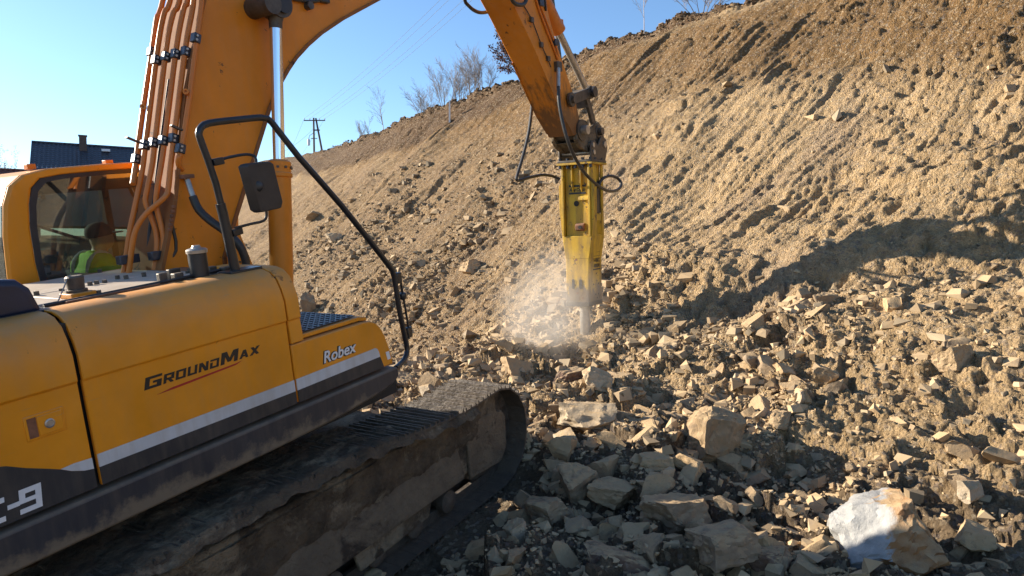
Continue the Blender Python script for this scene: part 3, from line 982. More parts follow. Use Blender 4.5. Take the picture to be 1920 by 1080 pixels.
# front corner post of the panel and front wall of the housing
po = MB()
outer = [(-q, z) for q, z in PROF if z > 1.9] + [(-0.72, 2.482), (-0.72, 1.965), (-1.45, 1.965)]
po.prism(outer, -0.222, -0.115, 'x')
po.build('corner_post', MAT['orange'], ex, 0.02, 3)

# tool box at the front
tb_poly = [(-0.222, 1.552), (-0.222, 1.958), (0.47, 1.952), (0.545, 1.942), (0.60, 1.915), (0.645, 1.868), (0.68, 1.80), (0.71, 1.71), (0.735, 1.61), (0.742, 1.552)]
tb = MB().prism(tb_poly, -1.441, -0.74, 'y').build('tool_box', MAT['orange'], ex, 0.012, 3)
plate([(-0.219, 1.641), (0.602, 1.648), (0.592, 1.69), (0.578, 1.717), (0.555, 1.728), (0.50, 1.726), (-0.219, 1.719)], 'white_stripe', MAT['white'], tb)
plate([(-0.219, 1.555), (0.633, 1.555), (0.602, 1.648), (-0.219, 1.641)], 'grey_band', MAT['grey_band'], tb)
plate([(0.680, 1.60), (0.716, 1.60), (0.704, 1.665), (0.668, 1.665)], 'reflector', MAT['lettering_white'], tb)
lid = MB().prism([(-0.112, 1.966), (0.46, 1.960), (0.54, 1.945), (0.54, 1.975), (0.46, 1.992), (-0.112, 1.996)], -1.405, -0.76, 'y').build('tool_box_lid', MAT['orange'], ex, 0.006)
sp = MB()
sp.box((-0.10, -1.375, 1.999), (0.45, -0.77, 2.006))
step = sp.build('step_plate', MAT['black'], ex)
pads = MB()
for i in range(10):
    for j in range(11):
        x = -0.075 + i * 0.055; y = -1.345 + j * 0.054
        pads.rev((x, y, 2.0065), (0, 0, 1), [(0.016, 0), (0.012, 0.006), (0.006, 0.006)], 8)
pads.build('anti_slip_studs', MAT['rail'], step)

# skirt below the panels
sk = [(-4.25, 1.528), (0.752, 1.528), (0.765, 1.50), (0.762, 1.445), (0.70, 1.405), (0.55, 1.375), (0.10, 1.338), (-0.5, 1.322), (-4.25, 1.322)]
MB().prism(sk, -1.472, -1.20, 'y').build('side_skirt', MAT['skirt'], ex, 0.018, 3)
MB().box((-4.6, -1.40, 1.30), (-4.2, 1.40, 2.5)).build('counterweight', MAT['orange'], ex, 0.08, 4)

# deck, covers and fittings on top
MB().box((-4.2, -1.14, 2.425), (-0.125, 0.42, 2.455)).build('deck', MAT['rust'], ex)
for (x0, y0, x1, y1, z, m_) in [(-1.28, -0.98, -0.62, -0.42, 2.470, 'deck'), (-1.30, -0.38, -0.62, 0.36, 2.468, 'deck'), (-0.60, -0.95, -0.33, 0.30, 2.464, 'deck'),
                                (-1.62, -0.90, -1.31, -0.20, 2.474, 'deck')]:
    MB().box((x0, y0, 2.455), (x1, y1, z)).build('deck_plate', MAT[m_], ex, 0.004)
rr = random.Random(5)
for i in range(16):
    x = rr.uniform(-1.25, -0.35); y = rr.choice((-0.94, -0.44, -0.34, 0.30, -0.7))
    b = MB().cyl((x, y, 2.46), (x, y, 2.462 + rr.uniform(0.018, 0.035)), 0.016, 0.015, 6)
    b.build('bolt', MAT['steel'], ex)
MB().tube([(-1.5, -1.08, 2.485), (-1.0, -1.10, 2.49), (-0.6, -1.09, 2.492), (-0.3, -1.04, 2.492)], 0.012, 6, 3).build('seal_strip', MAT['black'], ex)
MB().box((-1.40, -1.12, 2.478), (-0.86, -1.03, 2.492)).build('hinge_strip', MAT['rust'], ex, 0.003)
# orange sender block with grey cap
fb = MB().box((-1.300, -0.97, 2.472), (-1.16, -0.83, 2.505)).build('filler_base', MAT['orange'], ex, 0.006)
MB().rev((-1.235, -0.90, 2.505), (0, 0, 1), [(0.058, 0), (0.058, 0.015), (0.045, 0.018), (0.050, 0.085), (0.040, 0.095)], 16).build('filler_cap', MAT['steel'], fb)
MB().tube([(-1.36, -0.93, 2.47), (-1.27, -0.91, 2.60), (-1.25, -0.90, 2.605)], 0.004, 5).build('cable_tie', MAT['pale_steel'], fb)
# upright filter with metal head
fl = MB().rev((-0.565, -1.08, 2.475), (0.02, 0, 1), [(0.058, 0), (0.058, 0.15), (0.054, 0.155)], 20).build('filter_canister', MAT['black'], ex)
MB().rev((-0.562, -1.08, 2.63), (0.02, 0, 1), [(0.064, 0), (0.066, 0.02), (0.058, 0.028), (0.03, 0.035), (0.022, 0.05)], 18).build('filter_head', MAT['pale_steel'], fl)
for (x, y, sx, sy, sz) in [(-0.70, -1.05, 0.06, 0.05, 0.035), (-0.64, -0.92, 0.08, 0.04, 0.05), (-0.79, -1.03, 0.05, 0.04, 0.05), (-0.42, -1.0, 0.05, 0.05, 0.03), (-0.34, -1.08, 0.12, 0.06, 0.02)]:
    MB().box((x - sx / 2, y - sy / 2, 2.47), (x + sx / 2, y + sy / 2, 2.47 + sz + 0.02)).build('valve_block', MAT['steel'], ex, 0.006)
# dark blue engine hood hump at the rear
hp = MB()
prof = [(-2.75, 2.46), (-2.72, 2.58), (-2.55, 2.665), (-1.72, 2.672), (-1.63, 2.655), (-1.575, 2.60), (-1.535, 2.46)]
hp.prism(prof, -1.16, -0.25, 'y')
hp.build('engine_hood', MAT['hood'], ex, 0.035, 4)
MB().box((-2.8, -1.185, 2.455), (-1.50, -0.22, 2.482)).build('hood_rim', MAT['black'], ex, 0.006)

# ---- lettering on the panels (stroke letters, each a raised decal)
def glyph_rects(ch):
    t, v = 0.27, 0.21
    L, Rr = ('r', 0, 0, t, 1), ('r', 1 - t, 0, 1, 1)
    T, B, Mi = ('r', 0, 1 - v, 1, 1), ('r', 0, 0, 1, v), ('r', 0, 0.40, 1, 0.40 + v)
    return {
        'G': [L, T, B, ('r', 1 - t, 0, 1, 0.55), ('r', 0.48, 0.40, 1, 0.58)],
        'R': [L, T, ('r', 1 - t, 0.36, 1, 1), ('r', 0, 0.34, 1, 0.34 + v), ('q', 0.40, 0.36, 0.72, 0.36, 1.02, 0, 0.68, 0)],
        'O': [L, Rr, T, B], 'U': [L, Rr, B],
        'N': [L, Rr, ('q', 0, 1, 0.34, 1, 1, 0, 0.66, 0)],
        'D': [Rr, T, B, ('r', 0, 0.0, t, 0.66)],
        'M': [('r', 0, 0, 0.22, 1), ('r', 0.78, 0, 1, 1), ('q', 0.08, 1, 0.30, 1, 0.60, 0.12, 0.40, 0.12), ('q', 0.70, 1, 0.92, 1, 0.60, 0.12, 0.40, 0.12)],
        'A': [('q', 0.36, 1, 0.64, 1, 0.28, 0, 0, 0), ('q', 0.36, 1, 0.64, 1, 1, 0, 0.72, 0), ('r', 0.22, 0.20, 0.78, 0.38)],
        'X': [('q', 0, 1, 0.32, 1, 1, 0, 0.68, 0), ('q', 0.68, 1, 1, 1, 0.32, 0, 0, 0)],
        'C': [L, T, B], '-': [('r', 0, 0.36, 1, 0.58)],
        '9': [('r', 0, 0.42, t, 1), Rr, T, ('r', 0, 0.42, 1, 0.42 + 0.17), ('r', 0, 0, 1, 0.20)],
        '1': [('r', 0.4, 0, 0.7, 1)], 'L': [L, B],
    }[ch]


def letters(spec, name, mat, parent, y, shear=0.28, round_=0.0):
    """spec: (char, x, z, width, height)"""
    for ch, x, z, w, h in spec:
        mb = MB()
        for i, g in enumerate(glyph_rects(ch)):
            if g[0] == 'r': q = [(g[1], g[2]), (g[3], g[2]), (g[3], g[4]), (g[1], g[4])]
            else: q = [(g[1], g[2]), (g[3], g[4]), (g[5], g[6]), (g[7], g[8])]
            P = [(x + (a + 0.0) * w + b * h * shear, z + b * h) for a, b in q]
            mb.prism(P, y - 0.0022 - 0.00025 * i, y + 0.004, 'y')
        mb.build(name, mat, parent, angle=None)


gx0, gz = -1.245, 1.962
sp_ = [('G', 0.0, 0.010, 0.098, 0.066)]
xx = 0.112
for ch, w in (('R', 0.062), ('O', 0.062), ('U', 0.060), ('N', 0.062), ('D', 0.060)):
    sp_.append((ch, xx, 0.011, w, 0.052)); xx += w + 0.0125
sp_.append(('M', xx + 0.002, 0.011, 0.120, 0.072)); xx += 0.136
for ch, w in (('A', 0.066), ('X', 0.072)):
    sp_.append((ch, xx, 0.012, w, 0.050)); xx += w + 0.011
letters([(c, gx0 + a, gz + b, w, h) for c, a, b, w, h in sp_], 'lettering', MAT['lettering_dark'], main, PQ)
plate([(-1.180, 1.926), (-1.08, 1.940), (-0.66, 1.957), (-0.612, 1.962), (-0.66, 1.947), (-1.06, 1.928)], 'red_underline', MAT['lettering_red'], main, t=0.0022)
letters([('C', -2.075, 1.575, 0.078, 0.115), ('-', -1.985, 1.585, 0.052, 0.10), ('9', -1.935, 1.575, 0.098, 0.118)], 'lettering', MAT['lettering_white'], rear, PQ - 0.003, 0.10)
# Robex: white letters with a dark outline
RX = Matrix(((1, 0, 0), (0, 0, -1), (0, 1, 0)))                # text x stays, text y becomes z, facing -y
for k, (bold, m_, off) in enumerate(((0.0075, 'lettering_dark', 0.0012), (0.0022, 'lettering_white', 0.0028))):
    me = text_mesh('Robex', 0.125, 0.22, bold, 0.0008, 1.02)
    xs = [v.co.x for v in me.vertices]
    sc = 0.335 / (max(xs) - min(xs)) if k == 0 else 0.325 / (max(xs) - min(xs))
    for v in me.vertices:
        v.co = Vector((0.028 + v.co.x * sc + (0.004 if k else 0), PQ - off - v.co.z, 1.757 + v.co.y * 0.92))
    me.materials.clear(); me.materials.append(MAT[m_])
    link('lettering', me, None, tb)

# ---- hand rail, mirrors
rail = [(-0.388, -1.2, 2.47), (-0.402, -1.2, 2.70), (-0.434, -1.200, 3.053), (-0.492, -1.200, 3.311), (-0.501, -1.200, 3.369), (-0.475, -1.200, 3.408), (-0.419, -1.200, 3.431), (-0.267, -1.200, 3.448), (-0.056, -1.200, 3.467), (0.013, -1.200, 3.464), (0.071, -1.200, 3.436),
        (0.222, -1.250, 3.196), (0.525, -1.300, 2.825), (0.896, -1.350, 2.327), (0.947, -1.350, 2.249), (0.965, -1.350, 2.158), (0.982, -1.350, 1.898), (1.020, -1.350, 1.631), (1.016, -1.350, 1.564), (0.944, -1.370, 1.512), (0.785, -1.420, 1.500)]
hr = MB().tube(rail, 0.0225, 12, 2).build('hand_rail', MAT['rail'], ex)
MB().tube([(-0.385, -1.2, 2.46), (-0.416, -1.200, 2.865), (-0.425, -1.200, 2.928)], 0.032, 12).build('rail_post', MAT['rail'], hr)
MB().box((-0.46, -1.26, 2.47), (-0.22, -1.12, 2.492)).build('rail_foot', MAT['rail'], hr, 0.004)
for px_ in ((-0.423, -1.200, 3.187), (-0.359, -1.200, 2.731)):
    MB().bar((px_[0] - 0.02, px_[1], px_[2]), (px_[0] + 0.055, px_[1], px_[2] + 0.01), 0.06, 0.045).build('mirror_clamp', MAT['rail'], hr, 0.006)
MB().tube([(-0.422, -1.200, 3.193), (-0.343, -1.220, 3.212), (-0.249, -1.260, 3.226), (-0.203, -1.290, 3.219), (-0.191, -1.310, 3.187), (-0.209, -1.315, 3.032), (-0.174, -1.310, 2.890), (-0.167, -1.310, 2.830), (-0.191, -1.300, 2.790), (-0.272, -1.270, 2.779), (-0.345, -1.200, 2.761)], 0.0095, 8, 3).build('mirror_arm', MAT['rail'], hr)
mc = [(-0.371, -1.360, 3.151), (-0.344, -1.360, 3.166), (-0.191, -1.360, 3.173), (-0.161, -1.360, 3.155), (-0.126, -1.360, 2.902), (-0.146, -1.360, 2.861), (-0.297, -1.360, 2.849), (-0.326, -1.360, 2.872)]
mm = MB()
mm.add([Vector(p) + Vector((0.0, 0.012, 0)) for p in mc] + [Vector(p) + Vector((0.055, -0.015, 0)) for p in mc],
       [tuple(range(8)), tuple(range(15, 7, -1))] + [(i, (i + 1) % 8, (i + 1) % 8 + 8, i + 8) for i in range(8)])
mir = mm.build('side_mirror', MAT['black'], ex, 0.008, 3)
cpt = Vector((-0.235, -1.360, 3.018))
MB().rev(cpt + Vector((-0.012, 0.0, 0)), (-0.7, -0.7, 0), [(0.036, -0.03), (0.036, 0.016), (0.026, 0.024), (0.008, 0.026)], 16).build('mirror_joint', MAT['black'], mir)
# small lower mirror bracket on the rail
sb = MB().tube([(0.972, -1.350, 2.201), (1.038, -1.340, 2.171), (1.060, -1.330, 2.073), (1.081, -1.330, 1.866), (1.090, -1.330, 1.749)], 0.010, 8, 2).build('lower_mirror_arm', MAT['rail'], hr)
MB().rev(Vector((1.060, -1.330, 2.028)) - Vector((0, 0, 0.034)), (0, 0, 1), [(0.008, 0), (0.030, 0.012), (0.036, 0.034), (0.030, 0.056), (0.008, 0.068)], 14).build('ball_joint', MAT['rail'], hr)
MB().box(Vector((1.074, -1.340, 1.722)) - Vector((0.03, 0.02, 0.05)), Vector((1.074, -1.340, 1.722)) + Vector((0.03, 0.02, 0.04))).build('bracket', MAT['rail'], hr, 0.008)
MB().box(Vector((1.004, -1.350, 2.195)) - Vector((0.03, 0.02, 0.05)), Vector((1.004, -1.350, 2.195)) + Vector((0.03, 0.02, 0.04))).build('bracket', MAT['rail'], hr, 0.008)

# ---- boom
BQ = 0.21
back = xz((-0.36, 0, 2.05), (-0.311, -0.210, 2.409), (-0.125, -0.210, 2.863), (-0.001, -0.210, 3.292), (0.116, -0.210, 3.687), (0.253, -0.210, 4.086), (0.409, -0.210, 4.456)) + [(0.62, 4.92), (1.05, 5.28), (1.70, 5.52), (2.6, 5.70), (3.8, 5.88), (4.75, 6.02), (5.05, 5.98), (5.12, 5.80), (4.95, 5.62)]
low = xz((2.396, -0.210, 4.733), (1.880, -0.210, 4.493), (1.585, -0.210, 4.333), (1.406, -0.210, 4.214), (1.251, -0.210, 4.092), (1.144, -0.210, 3.985), (1.050, -0.210, 3.877), (0.887, -0.210, 3.650), (0.627, -0.210, 3.184), (0.388, -0.210, 2.758), (0.239, -0.210, 2.475)) + [(0.22, 2.05)]
boom_poly = back + [(4.2, 5.40), (3.3, 5.14)] + low
bo = MB().prism(boom_poly, -BQ, BQ, 'y').build('boom', MAT['boom'], ex, 0.006)


def flange(line, wide, thick, name, side):
    """plate that follows an edge of the boom and stands proud of its webs"""
    vs_, fs = [], []
    n = len(line)
    for i in range(n):
        a = Vector(line[max(i - 1, 0)]); b = Vector(line[min(i + 1, n - 1)])
        d = (b - a).normalized(); nrm = Vector((-d.y, d.x)) * side
        p = Vector(line[i])
        for y in (-wide, wide):
            for k in (-thick * 0.5, thick):
                q = p + nrm * k
                vs_.append((q.x, y, q.y))
    for i in range(n - 1):
        a, b = i * 4, (i + 1) * 4
        for (u, v) in ((0, 1), (1, 3), (3, 2), (2, 0)):
            fs.append((a + u, a + v, b + v, b + u))
    fs += [(0, 2, 3, 1), ((n - 1) * 4, (n - 1) * 4 + 1, (n - 1) * 4 + 3, (n - 1) * 4 + 2)]
    return MB().add(vs_, fs).build(name, MAT['boom_edge'], bo)


flange(back[:-3], BQ + 0.022, 0.018, 'top_plate', 1)
flange([(3.3, 5.14)] + low, BQ + 0.022, 0.018, 'bottom_plate', 1)
MB().cyl((0.0, -0.42, 2.12), (0.0, 0.42, 2.12), 0.12, n=20).build('boom_foot_pin', MAT['steel'], bo)
for q in (-0.30, 0.27):
    MB().prism([(-0.45, 1.9), (0.55, 1.9), (0.48, 2.25), (0.454, -0.260, 2.339)[::2], (0.353, -0.260, 2.684)[::2], (0.301, -0.260, 2.647)[::2], (0.22, 2.42), (-0.2, 2.40)], q, q + 0.03, 'y').build('boom_bracket', MAT['boom'], ex, 0.004)
# cylinder head boss on the boom and pin
MB().cyl((0.86, -0.47, 4.45), (0.86, 0.47, 4.45), 0.085, n=20).build('cylinder_pin', MAT['steel'], bo)
MB().cyl((1.462, -0.210, 4.548), Vector((1.462, -0.210, 4.548)) + Vector((0, -0.06, 0)), 0.035, n=14).build('grease_boss', MAT['steel'], bo)
MB().tube([(1.231, -0.240, 4.583), (1.441, -0.240, 4.585), (1.604, -0.240, 4.617), (1.893, -0.240, 4.752)], 0.016, 8, 3).build('grease_hose', MAT['rubber'], bo)
MB().box(Vector((1.654, -0.210, 4.629)) - Vector((0.06, 0.05, 0.03)), Vector((1.654, -0.210, 4.629)) + Vector((0.06, 0.0, 0.05))).build('hose_block', MAT['black'], bo, 0.01)

# boom cylinders, one on each side
for sgn, y in ((-1, -0.355), (1, 0.355)):
    ctop = Vector((0.979, -0.355, 4.476)); cbot = Vector((0.592, -0.355, 1.696)); ctop.y = y; cbot.y = y
    ax = (cbot - ctop).normalized()
    L_ = (cbot - ctop).length
    collar = ctop + ax * (L_ * 0.462)
    cy = MB().rev(collar, ax, [(0.072, -0.02), (0.098, 0.0), (0.098, 0.085), (0.108, 0.095), (0.108, 0.12), (0.096, 0.13), (0.096, 0.46), (0.096, L_ * 0.538)], 28).build('boom_cylinder', MAT['boom'], ex)
    MB().rev(ctop, ax, [(0.050, 0.0), (0.050, L_ * 0.47)], 24).build('rod', MAT['chrome'], cy)
    MB().rev(ctop, ax, [(0.075, 0.0), (0.072, 0.09), (0.056, 0.14), (0.053, 0.20)], 20).build('rod_end', MAT['steel'], cy)
    MB().cyl(ctop + Vector((0, -0.075, 0)), ctop + Vector((0, 0.075, 0)), 0.118, n=24).build('rod_eye', MAT['steel'], cy)
    MB().cyl(ctop + Vector((0.01, -0.10, -0.01)), ctop + Vector((0.01, -0.07, -0.01)), 0.075, n=20).build('pin_cap', MAT['black'], cy)
    pp = collar + ax * 0.06
    MB().tube([pp + Vector((-0.13, 0, -0.5)), pp + Vector((-0.13, 0, -1.3))], 0.022, 8).build('oil_pipe', MAT['pipe'], cy)
    for k in range(10):
        a = k * 2 * math.pi / 10
        e1 = ax.orthogonal().normalized(); e2 = ax.cross(e1)
        p_ = collar + ax * 0.045 + (e1 * math.cos(a) + e2 * math.sin(a)) * 0.098
        MB().cyl(p_, p_ + (e1 * math.cos(a) + e2 * math.sin(a)) * 0.012, 0.012, n=6).build('bolt', MAT['steel'], cy)

# hydraulic pipes up the back of the boom
over = [(0.50, 4.95), (0.95, 5.36), (1.6, 5.62), (2.5, 5.80)]
PIPES = [
    (-0.115, [(-0.245, 0.050, 3.102), (-0.180, 0.100, 3.209), (-0.143, 0.115, 3.296), (-0.030, 0.115, 3.650), (0.132, 0.115, 4.127), (0.206, 0.115, 4.348), (0.256, 0.115, 4.434)]),
    (-0.035, [(-0.444, 0.035, 2.440), (-0.396, 0.035, 2.577), (-0.332, 0.035, 2.772), (-0.222, 0.035, 3.044), (-0.152, 0.035, 3.231), (-0.102, 0.035, 3.393), (0.124, 0.035, 4.115), (0.222, 0.035, 4.376), (0.282, 0.035, 4.463)]),
    (0.045, [(-0.305, -0.140, 2.459), (-0.251, -0.130, 2.611), (-0.223, -0.110, 2.728), (-0.220, -0.080, 2.833), (-0.226, -0.045, 2.962), (-0.197, -0.045, 3.055), (-0.129, -0.045, 3.225), (-0.079, -0.045, 3.386), (0.142, -0.045, 4.105), (0.245, -0.045, 4.366), (0.310, -0.045, 4.456)]),
    (0.12, [(-0.280, -0.180, 2.455), (-0.244, -0.180, 2.566), (-0.211, -0.170, 2.666), (-0.199, -0.150, 2.785), (-0.193, -0.120, 2.928), (-0.171, -0.120, 3.034), (-0.104, -0.120, 3.219), (-0.050, -0.120, 3.380), (0.176, -0.120, 4.097), (0.291, -0.120, 4.398), (0.334, -0.120, 4.462)]),
    (0.19, [(-0.446, -0.040, 2.442), (-0.390, -0.060, 2.663), (-0.349, -0.080, 2.780), (-0.282, -0.120, 2.878), (-0.174, -0.190, 2.976), (-0.125, -0.190, 3.035), (-0.072, -0.190, 3.214), (-0.013, -0.190, 3.401), (0.204, -0.190, 4.089), (0.323, -0.190, 4.409)]),
    (0.255, [(0.008, -0.200, 3.181), (-0.035, -0.235, 3.217), (-0.040, -0.255, 3.267), (-0.008, -0.255, 3.325), (0.124, -0.255, 3.701), (0.245, -0.255, 4.083), (0.350, -0.255, 4.401)]),
]
for y_, pth in PIPES:
    q = [Vector(p) for p in pth]
    for (x, z) in over:
        q.append(Vector((x, -y_, z)))
    MB().tube(q, 0.0205, 12, 4).build('hydraulic_pipe', MAT['pipe'], bo)
for (px1, py1, q) in ():
    pass
CLAMPS = [(0.121, 0.115, 4.091), (0.094, 0.035, 4.018), (0.125, -0.045, 4.033), (0.158, -0.120, 4.045), (0.199, -0.190, 4.057), (0.256, -0.255, 4.150),
          (-0.145, 0.115, 3.288), (-0.108, 0.035, 3.385), (-0.087, -0.045, 3.394), (-0.055, -0.120, 3.403), (-0.015, -0.190, 3.413), (-0.015, -0.255, 3.333)]
axb = (Vector((0.058, -0.000, 4.104)) - Vector((-0.201, -0.000, 3.349))).normalized()
m3 = Matrix((Vector((0, 1, 0)), axb, Vector((0, 1, 0)).cross(axb))).transposed()
for p in CLAMPS:
    c_ = MB().obox(p, (0.029, 0.036, 0.029), m3).build('pipe_clamp', MAT['clamp'], bo, 0.006)
    b_ = MB()
    for k in (-0.016, 0.016):
        b_.cyl(Vector(p) + axb * k + Vector((-0.01, -0.025, 0)), Vector(p) + axb * k + Vector((-0.012, -0.040, 0)), 0.009, n=8)
    b_.build('clamp_bolt', MAT['pale_steel'], c_)
for p, w in (((-0.412, -0.010, 2.560), 0.075), ((-0.256, -0.160, 2.568), 0.075)):
    MB().obox(p, (w, 0.032, 0.032), Matrix.Identity(3)).build('pipe_clamp', MAT['clamp'], bo, 0.006)
for p in ((-0.452, -0.010, 2.427), (-0.297, -0.160, 2.434)):
    MB().obox(p, (0.045, 0.075, 0.022), Matrix.Identity(3)).build('pipe_flange', MAT['pipe'], bo, 0.006)
    MB().tube([Vector(p) + Vector((0, 0.03, -0.02)), Vector(p) + Vector((0.0, 0.03, -0.22))], 0.030, 10).build('hose', MAT['rubber'], bo)
    MB().tube([Vector(p) + Vector((0, -0.03, -0.02)), Vector(p) + Vector((0.0, -0.03, -0.22))], 0.030, 10).build('hose', MAT['rubber'], bo)
for p in ((0.087, -0.250, 3.748), (-0.052, 0.100, 3.672)):
    MB().rev(Vector(p) + Vector((0, -0.03, 0)), (-0.6, -0.8, 0), [(0.021, -0.05), (0.021, 0.025), (0.009, 0.025), (0.009, 0.01)], 14).build('pipe_boss', MAT['pipe'], bo)
for p in ((-0.145, 0.100, 3.431), (0.002, -0.250, 3.486)):
    MB().bar(Vector(p) + Vector((-0.06, 0.0, 0.02)), Vector(p) + Vector((0.03, 0, -0.02)), 0.03, 0.012).build('pipe_tab', MAT['steel'], bo)
# return hose from the boom down to the deck
fit = [(0.010, -0.240, 3.119), (0.004, -0.270, 3.042), (0.001, -0.300, 2.960)]
MB().tube(fit, 0.021, 12, 3).build('hose_fitting', MAT['pale_steel'], bo)
MB().obox((0.006, -0.235, 3.127), (0.05, 0.04, 0.015), Matrix.Identity(3)).build('fitting_flange', MAT['rust'], bo, 0.004)
MB().tube([(-0.005, -0.300, 2.977), (0.006, -0.330, 2.879), (0.034, -0.400, 2.793), (0.076, -0.500, 2.705), (0.117, -0.580, 2.606), (0.146, -0.600, 2.500), (0.143, -0.600, 2.393), (0.05, -0.6, 2.2)], 0.031, 12, 4).build('return_hose', MAT['rubber'], bo)
MB().tube([(-0.28, -0.16, 2.45), (-0.152, -0.210, 2.585), (-0.151, -0.210, 2.786)], 0.013, 8, 3).build('wire_loom', MAT['rubber'], bo)
rb = MB()
for k in range(6):
    rb.obox(Vector((-0.132, -0.235, 2.911)).lerp(Vector((-0.190, -0.235, 2.750)), k / 5), (0.012, 0.012, 0.012), Matrix.Identity(3))
rb.build('terminal_strip', MAT['rust'], bo, 0.003)
MB().tube([(-0.285, -0.000, 2.400), (-0.181, 0.020, 2.753), (-0.116, 0.020, 2.950), (-0.017, 0.020, 3.269), (0.178, 0.020, 3.875)], 0.022, 8, 3).build('hose', MAT['rubber'], bo)

# arm cylinder on top of the boom
ac0, ac1 = Vector((1.55, 0, 5.95)), Vector((4.95, 0, 6.72))
acm = ac0.lerp(ac1, 0.55)
acy = MB().cyl(ac0, acm, 0.12, n=20).build('arm_cylinder', MAT['boom'], ex)
MB().cyl(acm, ac1, 0.06, n=16).build('rod', MAT['chrome'], acy)
MB().prism([(1.35, 5.40), (1.80, 5.52), (1.68, 6.05), (1.48, 6.05)], -0.16, 0.16, 'y').build('cylinder_lug', MAT['boom'], bo, 0.01)

# ---- arm (stick)
AQ = 0.215
arm_in = xz((5.060, -0.215, 5.023), (5.417, -0.215, 4.638), (5.747, -0.215, 4.268), (6.190, -0.215, 3.677), (6.543, -0.215, 3.358))
arm_out = xz((6.875, -0.215, 3.387), (6.786, -0.215, 3.548), (6.684, -0.215, 3.865), (6.398, -0.215, 4.317), (6.219, -0.215, 4.589), (6.030, -0.215, 4.950))
arm_poly = [(4.62, 5.45)] + arm_in + arm_out + [(5.75, 5.75), (5.45, 6.25), (5.1, 6.75), (4.88, 6.78), (4.70, 6.3), (4.55, 5.8)]
ar = MB().prism(arm_poly, -AQ, AQ, 'y').build('arm', MAT['arm'], ex, 0.010)
MB().cyl((4.85, -0.30, 5.72), (4.85, 0.30, 5.72), 0.13, n=20).build('arm_pin', MAT['steel'], ar)
for y in (-AQ - 0.006, AQ - 0.006):
    MB().prism(xz((5.589, -0.215, 4.422), (6.190, -0.215, 3.677), (6.480, -0.215, 3.414), (6.736, -0.215, 3.588), (6.447, -0.215, 3.936), (6.054, -0.215, 4.221)), y, y + 0.012, 'y').build('wear_plate', MAT['arm'], ar)
# grease line and pipe along the right side
MB().tube([(5.268, -0.225, 5.076), (5.465, -0.235, 4.909), (5.683, -0.235, 4.597), (5.828, -0.235, 4.437), (5.919, -0.235, 4.313)], 0.008, 6, 2).build('grease_line', MAT['rubber'], ar)
for p in ((5.464, -0.235, 4.902), (5.683, -0.235, 4.597), (5.857, -0.235, 4.425)):
    MB().obox(p, (0.035, 0.02, 0.035), Matrix.Identity(3)).build('line_clip', MAT['steel'], ar, 0.005)
for dx in (0, 0.055):
    MB().tube([Vector((5.599, -0.235, 5.242)) + Vector((dx, 0, dx)), Vector((5.701, -0.235, 5.035)) + Vector((dx, 0, dx)), Vector((6.064, -0.235, 4.551)) + Vector((dx, 0, dx)), Vector((6.144, -0.235, 4.432)) + Vector((dx * 0.3, 0, dx * 0.3))], 0.016, 8, 2).build('arm_pipe', MAT['pipe'], ar)
for p in ((5.706, -0.240, 5.132), (6.068, -0.240, 4.645)):
    MB().obox(Vector(p) + Vector((0.03, 0, 0.02)), (0.055, 0.03, 0.045), Matrix.Identity(3)).build('pipe_clamp', MAT['clamp'], ar, 0.008)
MB().obox((6.120, -0.240, 4.333), (0.07, 0.04, 0.07), Matrix.Identity(3)).build('shut_off_valve', MAT['steel'], ar, 0.012)
# bucket cylinder on the outer face
b0, b1 = Vector((5.95, 0, 5.62)), Vector((7.595, -0.000, 4.016))
lo_ = Vector((6.577, -0.000, 4.881))
d_ = (b1 - b0).normalized()
bm0 = b0 + d_ * 0.95
bc = MB().rev(b0, d_, [(0.09, 0), (0.105, 0.05), (0.105, 0.88), (0.115, 0.90), (0.115, 1.0), (0.07, 1.02)], 22).build('bucket_cylinder', MAT['pipe'], ex)
MB().cyl(bm0, b1, 0.052, n=18).build('rod', MAT['pale_steel'], bc)
MB().obox(bm0 + Vector((0.06, 0, 0.09)), (0.05, 0.06, 0.04), Matrix.Identity(3)).build('port_block', MAT['pipe'], bc, 0.008)
MB().prism([(5.70, 5.40), (6.05, 5.42), (6.05, 5.72), (5.85, 5.72)], -0.10, 0.10, 'y').build('cylinder_lug', MAT['arm'], ar, 0.01)
# linkage: levers, link, pins
LP, LT, LB, TP = (6.436, -0.270, 3.876), (7.092, -0.270, 4.008), (7.392, -0.220, 3.407), (6.794, -0.240, 3.433)
for y in (-0.285, 0.245):
    lv = MB()
    p, q = Vector((LP[0], y + 0.02, LP[2])), Vector((LT[0], y + 0.02, LT[2]))
    lv.bar(p, q, 0.04, 0.15)
    lv.cyl(p + Vector((0, -0.025, 0)), p + Vector((0, 0.025, 0)), 0.105, n=20).cyl(q + Vector((0, -0.028, 0)), q + Vector((0, 0.028, 0)), 0.10, n=20)
    lv.build('lever', MAT['steel'], ex, 0.006)
MB().cyl((LP[0], -0.33, LP[2]), (LP[0], 0.33, LP[2]), 0.055, n=16).build('pin', MAT['steel'], ex)
MB().cyl((LT[0], -0.35, LT[2]), (LT[0], 0.35, LT[2]), 0.06, n=16).build('pin', MAT['steel'], ex)
MB().cyl((LT[0], -0.36, LT[2]), (LT[0], -0.32, LT[2]), 0.085, n=16).build('pin_head', MAT['black'], ex)
lk = MB()
for y in (-0.20, 0.15):
    lk.bar((LT[0], y + 0.02, LT[2]), (LB[0], y + 0.02, LB[2]), 0.05, 0.12)
lk.bar(Vector((LT[0], -0.2, LT[2])).lerp(Vector((LB[0], -0.2, LB[2])), 0.25), Vector((LT[0], 0.2, LT[2])).lerp(Vector((LB[0], 0.2, LB[2])), 0.25), 0.10, 0.14)
